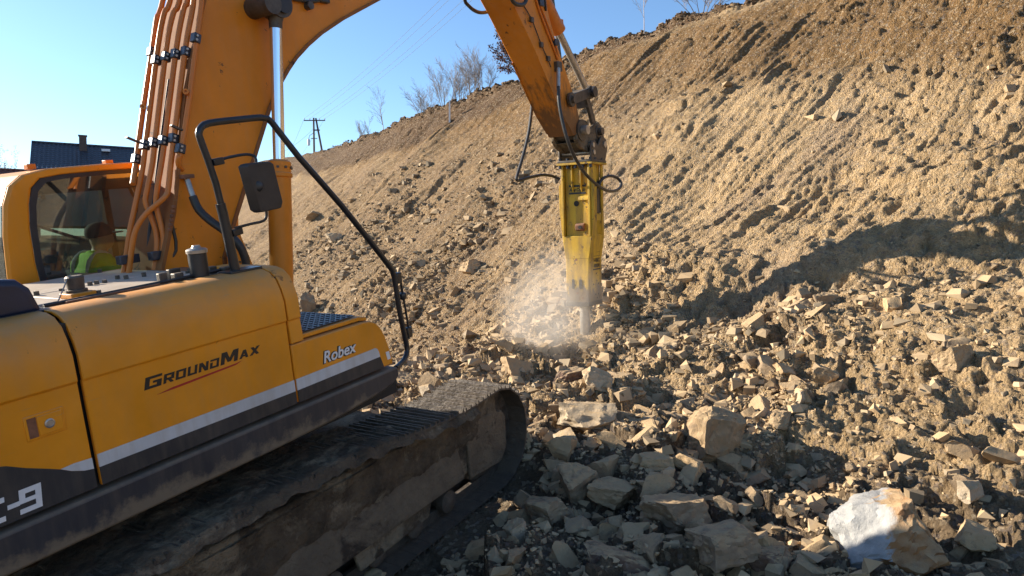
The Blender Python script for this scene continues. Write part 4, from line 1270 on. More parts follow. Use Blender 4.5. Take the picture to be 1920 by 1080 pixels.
lk.cyl((LB[0], -0.24, LB[2]), (LB[0], 0.24, LB[2]), 0.105, n=20)
lk.build('link', MAT['steel'], ex, 0.006)
MB().cyl((LB[0], -0.31, LB[2]), (LB[0], 0.31, LB[2]), 0.06, n=16).build('pin', MAT['steel'], ex)
MB().cyl((TP[0], -0.245, TP[2]), (TP[0], 0.245, TP[2]), 0.165, n=24).build('arm_boss', MAT['steel'], ar)
MB().cyl((TP[0], -0.34, TP[2]), (TP[0], 0.34, TP[2]), 0.07, n=16).build('pin', MAT['pale_steel'], ex)

# hoses by the arm
MB().tube([(5.157, 0.300, 5.479), (4.717, 0.300, 5.179), (4.785, 0.300, 5.076), (4.987, 0.300, 5.029), (5.192, 0.280, 5.058), (5.355, 0.250, 5.129)], 0.024, 10, 4).build('arm_hose', MAT['rubber'], ar)
MB().tube([(4.840, -0.300, 5.249), (4.845, -0.300, 5.109), (4.937, -0.300, 5.031), (5.110, -0.300, 5.035), (5.228, -0.300, 5.097), (5.278, -0.300, 5.251)], 0.026, 10, 4).build('arm_hose', MAT['rubber'], ar)
MB().tube([(5.808, -0.250, 5.340), (5.863, -0.240, 5.174), (5.900, -0.220, 5.076)], 0.02, 8, 3).build('arm_hose', MAT['rubber'], ar)

# ---- cab
cab_out = [(-1.02, 1.55), (-1.01, 2.0), (-1.00, 2.45), (-0.97, 2.80), (-0.93, 3.02), (-0.875, 3.15), (-0.78, 3.225), (-0.62, 3.262), (-0.2, 3.28), (0.3, 3.285), (0.52, 3.27), (0.66, 3.19), (0.73, 3.0), (0.80, 2.5), (0.82, 2.0), (0.80, 1.55)]
win = [(-0.765, 2.355), (-0.79, 2.40), (-0.80, 2.60), (-0.79, 2.85), (-0.765, 3.02), (-0.73, 3.13), (-0.66, 3.195), (-0.5, 3.215), (-0.2, 3.225), (0.3, 3.228), (0.46, 3.215), (0.56, 3.15), (0.62, 2.98), (0.68, 2.5), (0.68, 2.32), (0.62, 2.29)]
n = len(cab_out)
cy0, cy1 = 0.50, 1.52
wl = MB()
for (ya, yb) in ((cy0, cy0 + 0.05), (cy1 - 0.05, cy1)):
    vs_ = [(p[0], ya, p[1]) for p in cab_out] + [(p[0], ya, p[1]) for p in win] + [(p[0], yb, p[1]) for p in cab_out] + [(p[0], yb, p[1]) for p in win]
    fs = []
    for i in range(n):
        j = (i + 1) % n
        fs += [(i, j, n + j, n + i), (2 * n + i, 3 * n + i, 3 * n + j, 2 * n + j), (n + i, n + j, 3 * n + j, 3 * n + i), (i, 2 * n + i, 2 * n + j, j)]
    wl.add(vs_, fs)
cab = wl.build('cab', MAT['orange'], ex, 0.03, 3)
for nm, seg, m_ in (('roof', range(4, 11), 'orange'), ('rear_wall', range(0, 2), 'orange'), ('floor', [n - 1], 'dark')):
    r_ = MB()
    for i in seg:
        j = (i + 1) % n
        a, b = cab_out[i], cab_out[j]
        dd = Vector((b[0] - a[0], b[1] - a[1])).normalized(); nn = Vector((dd.y, -dd.x)) * 0.03
        A = [(a[0], a[1]), (b[0], b[1]), (b[0] + nn.x, b[1] + nn.y), (a[0] + nn.x, a[1] + nn.y)]
        r_.prism(A, cy0 + 0.05, cy1 - 0.05, 'y')
    r_.build(nm, MAT[m_], cab)
for nm, seg in (('rear_window', range(2, 4)), ('windscreen', range(11, 15))):
    r_ = MB()
    for i in seg:
        a, b = cab_out[i], cab_out[i + 1]
        r_.add([(a[0], cy0 + 0.05, a[1]), (b[0], cy0 + 0.05, b[1]), (b[0], cy1 - 0.05, b[1]), (a[0], cy1 - 0.05, a[1])], [(0, 1, 2, 3)])
    r_.build(nm, MAT['glass'], cab)
for y in (cy0 + 0.012, cy1 - 0.012):
    # black printed border and pane
    c0 = Vector((0.05, 2.78))
    inner = [((p[0] - c0.x) * 0.945 + c0.x, (p[1] - c0.y) * 0.93 + c0.y) for p in win]
    vs_ = [(p[0], y, p[1]) for p in win] + [(p[0], y, p[1]) for p in inner]
    MB().add(vs_, [(i, (i + 1) % n, (i + 1) % n + n, i + n) for i in range(n)]).build('window_border', MAT['black'], cab)
    MB().add([(p[0], y + 0.001, p[1]) for p in inner], [tuple(range(n))]).build('side_window', MAT['glass'], cab)
MB().tube([(-0.78, cy0 + 0.05, 2.88), (-0.4, cy0 + 0.06, 2.70)], 0.012, 6).build('grab_bar', MAT['black'], cab)
MB().prism([(-0.62, 3.08), (0.5, 3.08), (0.5, 3.2), (-0.62, 3.2)], cy0 + 0.12, cy1 - 0.12, 'y').build('headliner', MAT['dark'], cab)
MB().box((0.22, cy1 - 0.16, 2.3), (0.28, cy1 - 0.1, 3.2)).build('door_pillar', MAT['black'], cab)
MB().prism([(-0.55, 1.6), (0.10, 1.6), (0.10, 1.98), (-0.40, 1.98), (-0.52, 2.66), (-0.64, 2.66), (-0.60, 1.9)], 0.74, 1.26, 'y').build('seat', MAT['seat'], cab, 0.04, 3)
MB().box((-0.25, 0.58, 1.7), (0.25, 0.70, 2.22)).build('console', MAT['dark'], cab, 0.03)
MB().box((-0.25, 1.30, 1.7), (0.25, 1.42, 2.22)).build('console', MAT['dark'], cab, 0.03)
for x, y in ((-0.62, 0.72), (-0.62, 1.36), (-0.1, 0.60)):
    MB().box((x - 0.03, y - 0.03, 3.27), (x + 0.03, y + 0.03, 3.31)).build('roof_fitting', MAT['pipe'], cab, 0.004)

# ---- tracks
MAT['ledge'] = mud_mat('dry_mud_film', (0.15, 0.112, 0.076), (0.25, 0.188, 0.125), (0.07, 0.052, 0.038), 0.25)
SH_W, PITCH = 0.60, 0.190


def track_path():
    pts = []
    top_ = [(-2.60, 1.075), (-2.0, 1.085), (-1.3, 1.098), (-0.7, 1.104), (-0.05, 1.085), (0.40, 1.050), (0.95, 0.998), (1.45, 0.962), (1.70, 0.975), (1.90, 0.992)]
    pts += top_
    for a in range(80, -91, -10):
        r = 0.497
        pts.append((1.93 + r * math.cos(R(a)), 0.50 + r * math.sin(R(a)) - (0.02 if a < -60 else 0)))
    pts += [(1.2, -0.02), (0, -0.02), (-1.5, -0.02), (-2.5, -0.02)]
    for a in range(-90, -271, -10):
        r = 0.55
        pts.append((-2.62 + r * math.cos(R(a)), 0.53 + r * math.sin(R(a))))
    return pts


def walk(pts, pitch):
    P = [Vector(p) for p in pts]; P.append(P[0])
    L = [0]
    for i in range(len(P) - 1): L.append(L[-1] + (P[i + 1] - P[i]).length)
    nsh = int(round(L[-1] / pitch)); st = L[-1] / nsh
    out = []
    for k in range(nsh):
        t = k * st; i = max(j for j in range(len(L) - 1) if L[j] <= t + 1e-9)
        f = (t - L[i]) / max(L[i + 1] - L[i], 1e-9)
        t2 = (t + st * 0.5) % L[-1]
        out.append(P[i].lerp(P[i + 1], f))
    return out


shoe = MB()
hw = SH_W / 2
shoe.box((-0.093, -hw, -0.016), (0.093, hw, 0.0))
for gx_ in (-0.074, 0.0, 0.074):
    shoe.prism([(gx_ - 0.011, -0.001), (gx_ + 0.011, -0.001), (gx_ + 0.006, 0.027), (gx_ - 0.006, 0.027)], -hw, hw, 'y')
shoe_me = shoe.mesh('track_shoe', MAT['shoe'], 35)
for sgn in (-1, 1):
    yc = sgn * 1.30
    fr = MB()
    side = -1 if sgn < 0 else 1
    yo = yc + side * 0.17
    fr.prism([(-2.35, 0.28), (1.75, 0.28), (2.05, 0.33), (2.15, 0.50), (2.05, 0.72), (1.70, 0.82), (0.5, 0.90), (-2.35, 0.92)], yc - 0.17, yc + 0.17, 'y')
    tf = fr.build('track_frame', MAT['frame'], ex, 0.03, 3)
    lg = MB()
    lg.prism([(yo, 0.30), (yo + side * 0.055, 0.30), (yo + side * 0.06, 0.36), (yo + side * 0.01, 0.56), (yo, 0.58)], -2.3, 1.40, 'x')
    lg.build('frame_ledge', MAT['ledge'], tf, 0.012)
    MB().prism([(1.52, 0.24), (2.02, 0.20), (2.14, 0.32), (2.16, 0.62), (2.10, 0.70), (1.80, 0.74), (1.52, 0.72)], yo, yo + side * 0.035, 'y').build('idler_guard', MAT['ledge'], tf, 0.012)
    MB().prism([(0.10, 0.12), (0.92, 0.16), (0.98, 0.30), (0.05, 0.30)], yo - side * 0.02, yo + side * 0.02, 'y').build('chain_guard', MAT['frame'], tf, 0.012)
    MB().rev((1.93, yc - 0.10, 0.50), (0, 1, 0), [(0.15, 0), (0.38, 0.01), (0.44, 0.03), (0.44, 0.17), (0.38, 0.19), (0.15, 0.20)], 28).build('idler_wheel', MAT['shoe'], tf)
    MB().rev((-2.62, yc - 0.10, 0.53), (0, 1, 0), [(0.2, -0.06), (0.42, 0.01), (0.46, 0.03), (0.46, 0.17), (0.42, 0.19), (0.2, 0.26)], 28).build('drive_sprocket', MAT['shoe'], tf)
    for x in (-1.2, 0.236):
        MB().rev((x, yc - side * 0.1, 0.930), (0, side, 0), [(0.07, 0), (0.08, 0.02), (0.08, 0.25), (0.055, 0.262), (0.05, 0.258)], 20).build('carrier_roller', MAT['pale_mud'], tf)
    for i in range(8):
        x = -2.0 + i * 0.46
        MB().rev((x, yc - 0.19, 0.155), (0, 1, 0), [(0.05, 0), (0.10, 0.02), (0.10, 0.10), (0.08, 0.12), (0.08, 0.26), (0.10, 0.28), (0.10, 0.36), (0.05, 0.38)], 18).build('track_roller', MAT['shoe'], tf)
    sh = walk(track_path(), PITCH)
    nsh = len(sh)
    ch = MB()
    for k in range(nsh):
        a, b = sh[k], sh[(k + 1) % nsh]
        c = (a + b) / 2; d = (b - a).normalized()
        nrm = Vector((-d.y, d.x))                            # outwards: path runs forward on top, so up there
        o = bpy.data.objects.new('track_shoe', shoe_me)
        C.objects.link(o); o.parent = tf
        rx = Vector((d.x, 0, d.y)); rz = Vector((nrm.x, 0, nrm.y)); ry = rz.cross(rx)
        mt = Matrix((rx, ry, rz)).transposed().to_4x4()
        mt.translation = Vector((c.x, yc, c.y)) - rz * 0.025
        o.matrix_local = mt
        for yy in (-0.09, 0.06):
            ch.obox(Vector((c.x, yc + yy + 0.015, c.y)) - rz * 0.085, (PITCH * 0.52, 0.02, 0.045), Matrix((rx, ry, rz)).transposed())
    ch.build('track_chain', MAT['shoe'], tf)
    # caked mud: a ragged skin over the upper run that spills over the outer edge, and lumps on the frame
    tp_ = track_path()[:10]
    xa_ = np.arange(-2.45, 1.60, 0.022); ya_ = np.arange(-0.335, 0.336, 0.022)
    XA, YA = np.meshgrid(xa_, ya_, indexing='ij')
    zt = np.interp(XA, [p[0] for p in tp_], [p[1] for p in tp_])
    lump = fbm(XA / 0.28 + sgn * 9, YA / 0.22, 201, 5, 0.6) * 0.045 + 0.012 * np.abs(noise2(XA / 0.06, YA / 0.06, 205))
    bare = sstep(0.1, 1.3, XA)                                # the front shoes are scraped clean
    ZA = zt + 0.004 + lump - 0.045 * bare
    drop = sstep(0.285, 0.335, side * YA + 0.02 * noise2(XA / 0.12, YA * 0, 207))
    ZA = ZA - drop * (0.07 + 0.04 * noise2(XA / 0.2, YA * 0 + 2, 208))
    md = MB()
    nA, nB = XA.shape
    md.add(np.stack([XA, yc + YA + 0.012 * side * noise2(XA / 0.15, YA / 0.15, 209), ZA], -1).reshape(-1, 3).tolist(), [(p_ * nB + q_, p_ * nB + q_ + 1, (p_ + 1) * nB + q_ + 1, (p_ + 1) * nB + q_) for p_ in range(nA - 1) for q_ in range(nB - 1)])
    xb_ = np.arange(-2.3, 2.02, 0.022); zb_ = np.arange(0.44, 0.90, 0.022)
    XB, ZB = np.meshgrid(xb_, zb_, indexing='ij')
    off_ = fbm(XB / 0.25, ZB / 0.2 + sgn * 5, 211, 5, 0.6) * 0.05 + 0.014 * np.abs(noise2(XB / 0.05, ZB / 0.05, 213)) + 0.012 + 0.012 * sstep(1.45, 1.55, XB) - 0.03 * (1 - sstep(0.44, 0.62, ZB))
    md2 = MB()
    nA, nB = XB.shape
    md2.add(np.stack([XB, yo + side * off_, np.minimum(ZB, 0.93)], -1).reshape(-1, 3).tolist(), [(p_ * nB + q_, p_ * nB + q_ + 1, (p_ + 1) * nB + q_ + 1, (p_ + 1) * nB + q_) for p_ in range(nA - 1) for q_ in range(nB - 1)])
    md2.build('caked_mud', MAT['mud'], tf, angle=60)['kind'] = 'stuff'
    mo = md.build('caked_mud', MAT['mud'], tf, angle=60)
    mo['kind'] = 'stuff'
MB().box((-1.2, -1.1, 0.45), (1.1, 1.1, 0.95)).build('undercarriage', MAT['frame'], ex, 0.05)
MB().cyl((0, 0, 0.95), (0, 0, 1.3), 0.62, n=32).build('swing_bearing', MAT['mud'], ex)

# quick coupler between arm and breaker
MB().prism([(6.60, 3.30), (6.66, 3.48), (6.78, 3.60), (6.98, 3.58), (7.10, 3.47), (7.26, 3.52), (7.42, 3.565), (7.54, 3.50), (7.66, 3.22), (7.60, 3.06), (6.95, 3.10), (6.72, 3.18)], -0.225, -0.165, 'y').build('coupler_plate', MAT['pale_mud'], ex, 0.012)
MB().prism([(6.60, 3.30), (6.66, 3.48), (6.78, 3.60), (6.98, 3.58), (7.10, 3.47), (7.26, 3.52), (7.42, 3.565), (7.54, 3.50), (7.66, 3.22), (7.60, 3.06), (6.95, 3.10), (6.72, 3.18)], 0.165, 0.225, 'y').build('coupler_plate', MAT['pale_mud'], ex, 0.012)
MB().prism([(6.66, 3.26), (7.0, 3.26), (7.1, 3.40), (7.5, 3.40), (7.58, 3.12), (6.95, 3.12)], -0.16, 0.16, 'y').build('coupler_body', MAT['steel'], ex, 0.012)

# ------------------------------------------------------------------ hydraulic breaker: z up its own axis from the chisel tip
ax_ = Vector((0.25, 0, 2.80)).normalized(); ay_ = Vector((0, 1, 0)); axx = ay_.cross(ax_)
BT = Matrix((axx, ay_, ax_)).transposed().to_4x4(); BT.translation = Vector((6.95, 0, 0.15))
br = empty('hydraulic_breaker', EXM @ BT)
tag(br, 'worn yellow hydraulic breaker pinned to the excavator arm, chisel in the rock', 'breaker')


def tapered(name, mat, secs, bevel=0.01):
    """stack of rectangular sections (z, x0, x1, half width)"""
    vs_, fs = [], []
    for z, x0, x1, h in secs:
        vs_ += [(x0, -h, z), (x1, -h, z), (x1, h, z), (x0, h, z)]
    for i in range(len(secs) - 1):
        a, b = i * 4, i * 4 + 4
        fs += [(a + k, a + (k + 1) % 4, b + (k + 1) % 4, b + k) for k in range(4)]
    e = (len(secs) - 1) * 4
    fs += [(3, 2, 1, 0), (e, e + 1, e + 2, e + 3)]
    return MB().add(vs_, fs).build(name, mat, br, bevel)


lowb = tapered('lower_housing', MAT['yellow'], [(0.50, -0.262, 0.235, 0.200), (1.45, -0.240, 0.225, 0.212), (1.62, -0.232, 0.222, 0.225)], 0.012)
tapered('mid_housing', MAT['yellow'], [(1.26, -0.248, 0.231, 0.212), (1.62, -0.241, 0.234, 0.266)], 0.008)
tapered('base_plate', MAT['steel'], [(0.485, -0.270, 0.242, 0.208), (0.56, -0.270, 0.242, 0.208)], 0.008)
upb = tapered('upper_housing', MAT['yellow'], [(1.60, -0.200, 0.20, 0.205), (2.75, -0.185, 0.20, 0.215)], 0.006)
for s_ in (-1, 1):
    # side plates with their flared ears
    MB().prism([(-0.238, 1.58), (-0.02, 1.58), (-0.02, 2.76), (-0.232, 2.76)], s_ * 0.235, s_ * 0.262, 'y').build('side_plate', MAT['yellow'], br, 0.005)
    MB().prism([(0.16, 1.58), (0.232, 1.58), (0.232, 2.76), (0.16, 2.76)], s_ * 0.235, s_ * 0.262, 'y').build('side_plate', MAT['yellow'], br, 0.005)
    ear = MB()
    ear.add([(x, s_ * (0.262 + o_), z) for (z, o_) in ((1.60, 0.002), (2.02, 0.045), (2.42, 0.048), (2.52, 0.004)) for x in (-0.236, -0.205)], [(0, 1, 3, 2), (2, 3, 5, 4), (4, 5, 7, 6)])
    ear.add([(x, s_ * 0.258, z) for z in (1.60, 2.02, 2.42, 2.52) for x in (-0.236, -0.205)], [(0, 2, 3, 1), (2, 4, 5, 3), (4, 6, 7, 5)])
    ear.f += [(0, 8, 10, 2), (2, 10, 12, 4), (4, 12, 14, 6), (1, 3, 11, 9), (3, 5, 13, 11), (5, 7, 15, 13)]
    ear.build('ear', MAT['yellow'], br, 0.004)
    MB().prism([(-0.02, 1.98), (0.16, 1.98), (0.16, 2.50), (-0.02, 2.50)], s_ * 0.216, s_ * 0.240, 'y').build('dark_recess_panel', MAT['black'], br, 0.006)  # black panel paints the dark of the recess between the side plates
    MB().prism([(-0.02, 1.56), (0.16, 1.56), (0.16, 1.97), (-0.02, 1.97)], s_ * 0.222, s_ * 0.252, 'y').build('side_cover', MAT['yellow'], br, 0.006)
    for x in (0.02, 0.07, 0.12):
        MB().box((x - 0.008, s_ * 0.252, 1.64), (x + 0.008, s_ * 0.262, 1.86)).build('cover_rib', MAT['yellow'], br)
    MB().box((0.0, s_ * 0.206, 1.34), (0.13, s_ * 0.226, 1.52)).build('side_opening', MAT['dark'], br, 0.01)
# inner (machine-side) face details
for y in (-0.235, 0.235):
    MB().prism([(-0.262, 1.62), (-0.195, 1.62), (-0.185, 2.755), (-0.255, 2.755), (-0.258, 2.2)], y - 0.018, y + 0.018, 'y').build('edge_rib', MAT['yellow'], br, 0.004)
for y in (-0.08, 0.075):
    MB().prism([(-0.188, 2.30), (-0.235, 2.42), (-0.240, 2.75), (-0.188, 2.75)], y - 0.011, y + 0.011, 'y').build('rib', MAT['yellow'], br, 0.003)
tp = MB().box((-0.285, -0.315, 2.752), (0.265, 0.315, 2.785)).build('top_flange', MAT['yellow'], br, 0.005)
tg = MB().box((-0.280, -0.310, 2.787), (0.255, 0.310, 2.825)).build('top_plate', MAT['steel'], br, 0.005)
for y in (-0.27, -0.135, 0.0, 0.135, 0.27):
    MB().cyl((-0.245, y, 2.825), (-0.245, y, 2.862), 0.026, n=6).build('bolt', MAT['clamp'], tg)
    MB().cyl((-0.245, y, 2.752), (-0.245, y, 2.70), 0.026, n=6).build('nut', MAT['clamp'], tp)
for x in (-0.12, 0.12):
    MB().cyl((x, -0.285, 2.825), (x, -0.285, 2.86), 0.026, n=6).build('bolt', MAT['clamp'], tg)
MB().cyl((-0.196, 0.015, 2.14), (-0.203, 0.015, 2.14), 0.045, n=20).build('access_hole', MAT['dark'], br)
MB().prism([(-0.198, 1.70), (-0.255, 1.72), (-0.26, 1.80), (-0.198, 1.83)], -0.13, 0.02, 'y').build('lifting_bracket', MAT['rust'], br, 0.006)
MB().cyl((-0.255, -0.07, 1.76), (-0.268, -0.07, 1.76), 0.03, n=14).build('bracket_eye', MAT['dark'], br)
MB().prism([(-0.200, 2.26), (-0.225, 2.22), (-0.225, 2.19), (-0.200, 2.19)], -0.20, -0.03, 'y').build('gusset', MAT['yellow'], br, 0.003)
for y in (0.075, -0.06):
    sl_ = MB()
    pts = []
    for a in range(0, 360, 30):
        ca_, sa_ = math.cos(R(a)), math.sin(R(a))
        pts.append((y + 0.026 * ca_, 0.845 + 0.026 * sa_ + (0.055 if sa_ > 0 else -0.055)))
    sl_.prism(pts, -0.262, -0.2595, 'x').build('slot', MAT['dark'], lowb)
for y, z in ((0.10, 1.36), (-0.08, 1.38), (0.02, 1.24), (0.0, 0.70), (-0.10, 0.62)):
    xf = -0.262 + (z - 0.5) * (0.022 / 0.95)
    MB().cyl((xf - 0.003, y, z), (xf + 0.004, y, z), 0.019, n=12).build('bolt_hole', MAT['rust'], lowb)
for x, z in ((0.02, 1.0), (0.10, 0.83), (-0.08, 0.83), (0.0, 0.66), (0.10, 0.66), (0.05, 0.60)):
    yf = -(0.200 + (z - 0.5) * (0.012 / 0.95))
    MB().cyl((x, yf - 0.003, z), (x, yf + 0.004, z), 0.015, n=12).build('bolt_hole', MAT['dark'], lowb)
# chisel
ch_ = MB().rev((0, 0, -0.22), (0, 0, 1), [(0.035, 0), (0.086, 0.10), (0.088, 0.74)], 24).build('chisel', MAT['pale_steel'], br)
# maker's plate on the inner face: two bars and the name
for z in (2.405, 2.290):
    MB().box((-0.200, -0.155, z), (-0.1905, 0.145, z + 0.030)).build('logo_bar', MAT['lettering_dark'], upb)
me = text_mesh('Atlas Copco', 0.075, 0.25, 0.0012, 0.001, 0.9)
xs = [v.co.x for v in me.vertices]; sc_ = 0.285 / (max(xs) - min(xs))
for v in me.vertices:
    v.co = Vector((-0.196 - v.co.z, 0.14 - v.co.x * sc_, 2.335 + v.co.y))
me.materials.clear(); me.materials.append(MAT['lettering_dark'])
link('lettering', me, None, upb)
for z in (1.285, 1.06):
    MB().box((-0.09, -0.2165, z), (0.16, -0.205, z + 0.022)).build('logo_bar', MAT['lettering_dark'], lowb)
for txt, z in (('HBC', 1.19), ('4000', 1.10)):
    me = text_mesh(txt, 0.105, 0.0, 0.002, 0.001, 1.0)
    xs = [v.co.x for v in me.vertices]; sc_ = 0.225 / (max(xs) - min(xs))
    for v in me.vertices:
        v.co = Vector((-0.08 + v.co.x * sc_, -0.2135 - v.co.z, z + v.co.y * 0.82))
    me.materials.clear(); me.materials.append(MAT['lettering_dark'])
    link('lettering', me, None, lowb)
MB().box((-0.10, -0.266, 2.40), (-0.045, -0.261, 2.46)).build('sticker', MAT['clamp'], br)
MB().box((-0.241, 0.06, 1.55), (-0.2335, 0.10, 1.60)).build('sticker', MAT['lettering_white'], br)
# bracket that the coupler grips
for s_ in (-1, 1):
    MB().prism([(-0.26, 2.825), (0.27, 2.825), (0.36, 3.02), (0.30, 3.18), (0.12, 3.20), (0.0, 3.05), (-0.12, 3.12), (-0.24, 3.10), (-0.27, 3.02)], s_ * 0.262, s_ * 0.292, 'y').build('head_bracket', MAT['steel'], br, 0.008)
for x, z, r in ((-0.19, 3.045, 0.038), (-0.17, 2.935, 0.038), (0.24, 3.08, 0.05)):
    MB().cyl((x, -0.31, z), (x, 0.31, z), r, n=18).build('bracket_pin', MAT['pale_steel'], br)

# feed hoses of the breaker (they belong to the excavator's arm)
MB().tube([(6.233, 0.270, 4.139), (6.240, 0.290, 3.947)], 0.026, 10).build('hose_fitting', MAT['pale_steel'], ar)
MB().tube([(6.247, 0.290, 4.002), (6.253, 0.320, 3.794), (6.174, 0.360, 3.443), (6.017, 0.400, 3.093), (5.858, 0.420, 2.840), (5.832, 0.420, 2.771), (5.906, 0.410, 2.757), (6.145, 0.390, 2.782), (6.526, 0.360, 2.798), (6.816, 0.330, 2.755), (6.895, 0.260, 2.704)], 0.0235, 10, 4).build('breaker_hose', MAT['rubber'], ar)
MB().tube([(6.077, -0.270, 4.304), (5.978, -0.300, 4.000)], 0.030, 10).build('hose_fitting', MAT['pale_steel'], ar)
MB().tube([(5.984, -0.300, 4.044), (5.933, -0.320, 3.833), (5.918, -0.360, 3.569), (5.929, -0.420, 3.288), (6.050, -0.460, 3.032), (6.309, -0.480, 2.787), (6.666, -0.500, 2.589), (7.044, -0.500, 2.471), (7.420, -0.480, 2.452), (7.716, -0.440, 2.519), (7.716, -0.380, 2.636), (7.513, -0.320, 2.686), (7.304, -0.280, 2.641), (7.210, -0.250, 2.521)], 0.025, 10, 4).build('breaker_hose', MAT['rubber'], ar)

# ------------------------------------------------------------------ the operator
MAT['skin'] = plain('skin', (0.56, 0.33, 0.23), 0.55, 0, 0.1, 20, 0.05, 0)
MAT['hivis'] = plain('hi_vis_green_cloth', (0.36, 0.78, 0.03), 0.8, 0, 0.15, 14, 0.2, 0)
MAT['trousers'] = plain('dark_work_trousers', (0.02, 0.022, 0.028), 0.85, 0, 0.2, 14, 0.2, 0)
MAT['cap'] = plain('dark_cap_cloth', (0.015, 0.016, 0.02), 0.85, 0, 0.2, 14, 0.2, 0)


def skinned(name, chains, mat, parent, root=0, sub=2):
    """chains of (x, y, z, radius) points; equal points are welded"""
    vs_, es, rs, key = [], [], [], {}
    for chn in chains:
        prev = None
        for (x, y, z, r) in chn:
            k = (round(x, 4), round(y, 4), round(z, 4))
            if k not in key:
                key[k] = len(vs_); vs_.append((x, y, z)); rs.append(r)
            i = key[k]
            if prev is not None and prev != i: es.append((prev, i))
            prev = i
    me = bpy.data.meshes.new(name)
    me.from_pydata(vs_, es, [])
    o = link(name, me, mat, parent)
    sk_ = o.modifiers.new('skin', 'SKIN')
    sk_.use_smooth_shade = True
    lay = me.skin_vertices[0].data if me.skin_vertices else None
    if lay is None:
        bm = bmesh.new(); bm.from_mesh(me); bm.verts.layers.skin.verify(); bm.to_mesh(me); bm.free()
        lay = me.skin_vertices[0].data
    for i, r in enumerate(rs):
        rr_ = r if isinstance(r, tuple) else (r, r)
        lay[i].radius = rr_
        lay[i].use_root = (i == root)
    ss = o.modifiers.new('sub', 'SUBSURF'); ss.levels = sub; ss.render_levels = sub
    return o


pe = empty('person', EXM @ Matrix.Translation((0.02, 0.98, 0.07)))
tag(pe, 'seated operator in dark cap and green hi-vis jacket inside the cab', 'person')
hip, spine, chest, neck = (-0.26, 0, 2.07, (0.15, 0.12)), (-0.23, 0, 2.22, (0.14, 0.11)), (-0.18, 0, 2.36, (0.15, 0.11)), (-0.12, 0, 2.49, 0.055)
head = [(-0.10, 0, 2.53, 0.065), (-0.075, 0, 2.585, 0.085), (-0.085, 0, 2.645, 0.092), (-0.095, 0, 2.69, 0.060)]
face = [(-0.075, 0, 2.585, 0.085), (0.0, 0, 2.575, 0.040), (0.022, 0, 2.590, 0.016)]
chains = [[hip, spine, chest, neck] + head, face]
jk = [[hip, (-0.23, 0, 2.22, (0.165, 0.135)), (-0.18, 0, 2.36, (0.17, 0.13)), (-0.135, 0, 2.475, 0.095), (-0.125, 0, 2.51, 0.08)]]
tr_ = [[(-0.26, 0, 2.06, (0.155, 0.125)), (-0.25, 0, 2.10, (0.155, 0.125))]]
for s_ in (-1, 1):
    sh_, el, wr_ = (-0.17, s_ * 0.19, 2.385, 0.062), (-0.08, s_ * 0.29, 2.20, 0.046), (0.14, s_ * 0.335, 2.265, 0.030)
    hand = (0.20, s_ * 0.335, 2.275, 0.036)
    chains.append([chest, sh_, el, wr_, hand])
    for k, dy in enumerate((-0.027, -0.009, 0.009, 0.027)):
        ln = (0.045, 0.052, 0.050, 0.040)[k]
        chains.append([hand, (0.235, s_ * 0.335 + dy, 2.285, 0.0095), (0.235 + ln * 0.5, s_ * 0.335 + dy, 2.265, 0.009), (0.235 + ln * 0.4, s_ * 0.335 + dy, 2.235, 0.008)])
    chains.append([hand, (0.205, s_ * 0.335 - s_ * 0.045, 2.27, 0.011), (0.235, s_ * 0.335 - s_ * 0.05, 2.245, 0.009)])
    kn, an, to = (0.20, s_ * 0.13, 2.09, 0.065), (0.30, s_ * 0.14, 1.70, 0.045), (0.46, s_ * 0.15, 1.65, 0.035)
    chains.append([hip, (-0.16, s_ * 0.10, 2.06, 0.088), kn, an, to])
    jk.append([(-0.18, 0, 2.36, (0.17, 0.13)), (-0.17, s_ * 0.19, 2.415, 0.085), (-0.08, s_ * 0.29, 2.20, 0.066), (0.10, s_ * 0.333, 2.255, 0.046)])
    tr_.append([(-0.26, 0, 2.06, (0.155, 0.125)), (-0.16, s_ * 0.10, 2.06, 0.100), (0.20, s_ * 0.13, 2.09, 0.080), (0.30, s_ * 0.14, 1.74, 0.062)])
    MB().tube([(0.245, s_ * 0.335 , 2.16), (0.25, s_ * 0.335, 2.30)], 0.018, 8).build('joystick', MAT['black'], cab).location = (0, 1.0, 0)
skinned('body', chains, MAT['skin'], pe, 0, 2)
skinned('jacket', jk, MAT['hivis'], pe, 0, 2)
skinned('trousers', tr_, MAT['trousers'], pe, 0, 2)
ring = [(-0.205 + 0.145 * math.cos(R(t_)), 0.185 * math.sin(R(t_)), 2.285 + 0.02 * math.cos(R(t_))) for t_ in range(0, 361, 20)]
MB().tube(ring, 0.020, 6).build('reflective_strip', MAT['lettering_white'], pe)
for s_ in (-1, 1):
    MB().tube([(-0.30, s_ * 0.11, 2.30), (-0.27, s_ * 0.12, 2.44), (-0.17, s_ * 0.125, 2.505), (-0.08, s_ * 0.12, 2.43), (-0.05, s_ * 0.11, 2.30)], 0.018, 6, 3).build('reflective_strip', MAT['lettering_white'], pe)
cp_ = MB().rev((-0.092, 0, 2.63), (-0.12, 0, 1), [(0.104, 0), (0.104, 0.035), (0.092, 0.075), (0.060, 0.105), (0.02, 0.115)], 18).build('cap', MAT['cap'], pe)
MB().prism([(-0.01, -0.075), (0.07, -0.068), (0.105, -0.03), (0.11, 0.03), (0.07, 0.068), (-0.01, 0.075)], 2.640, 2.650, 'z').build('cap_brim', MAT['cap'], pe, 0.003)


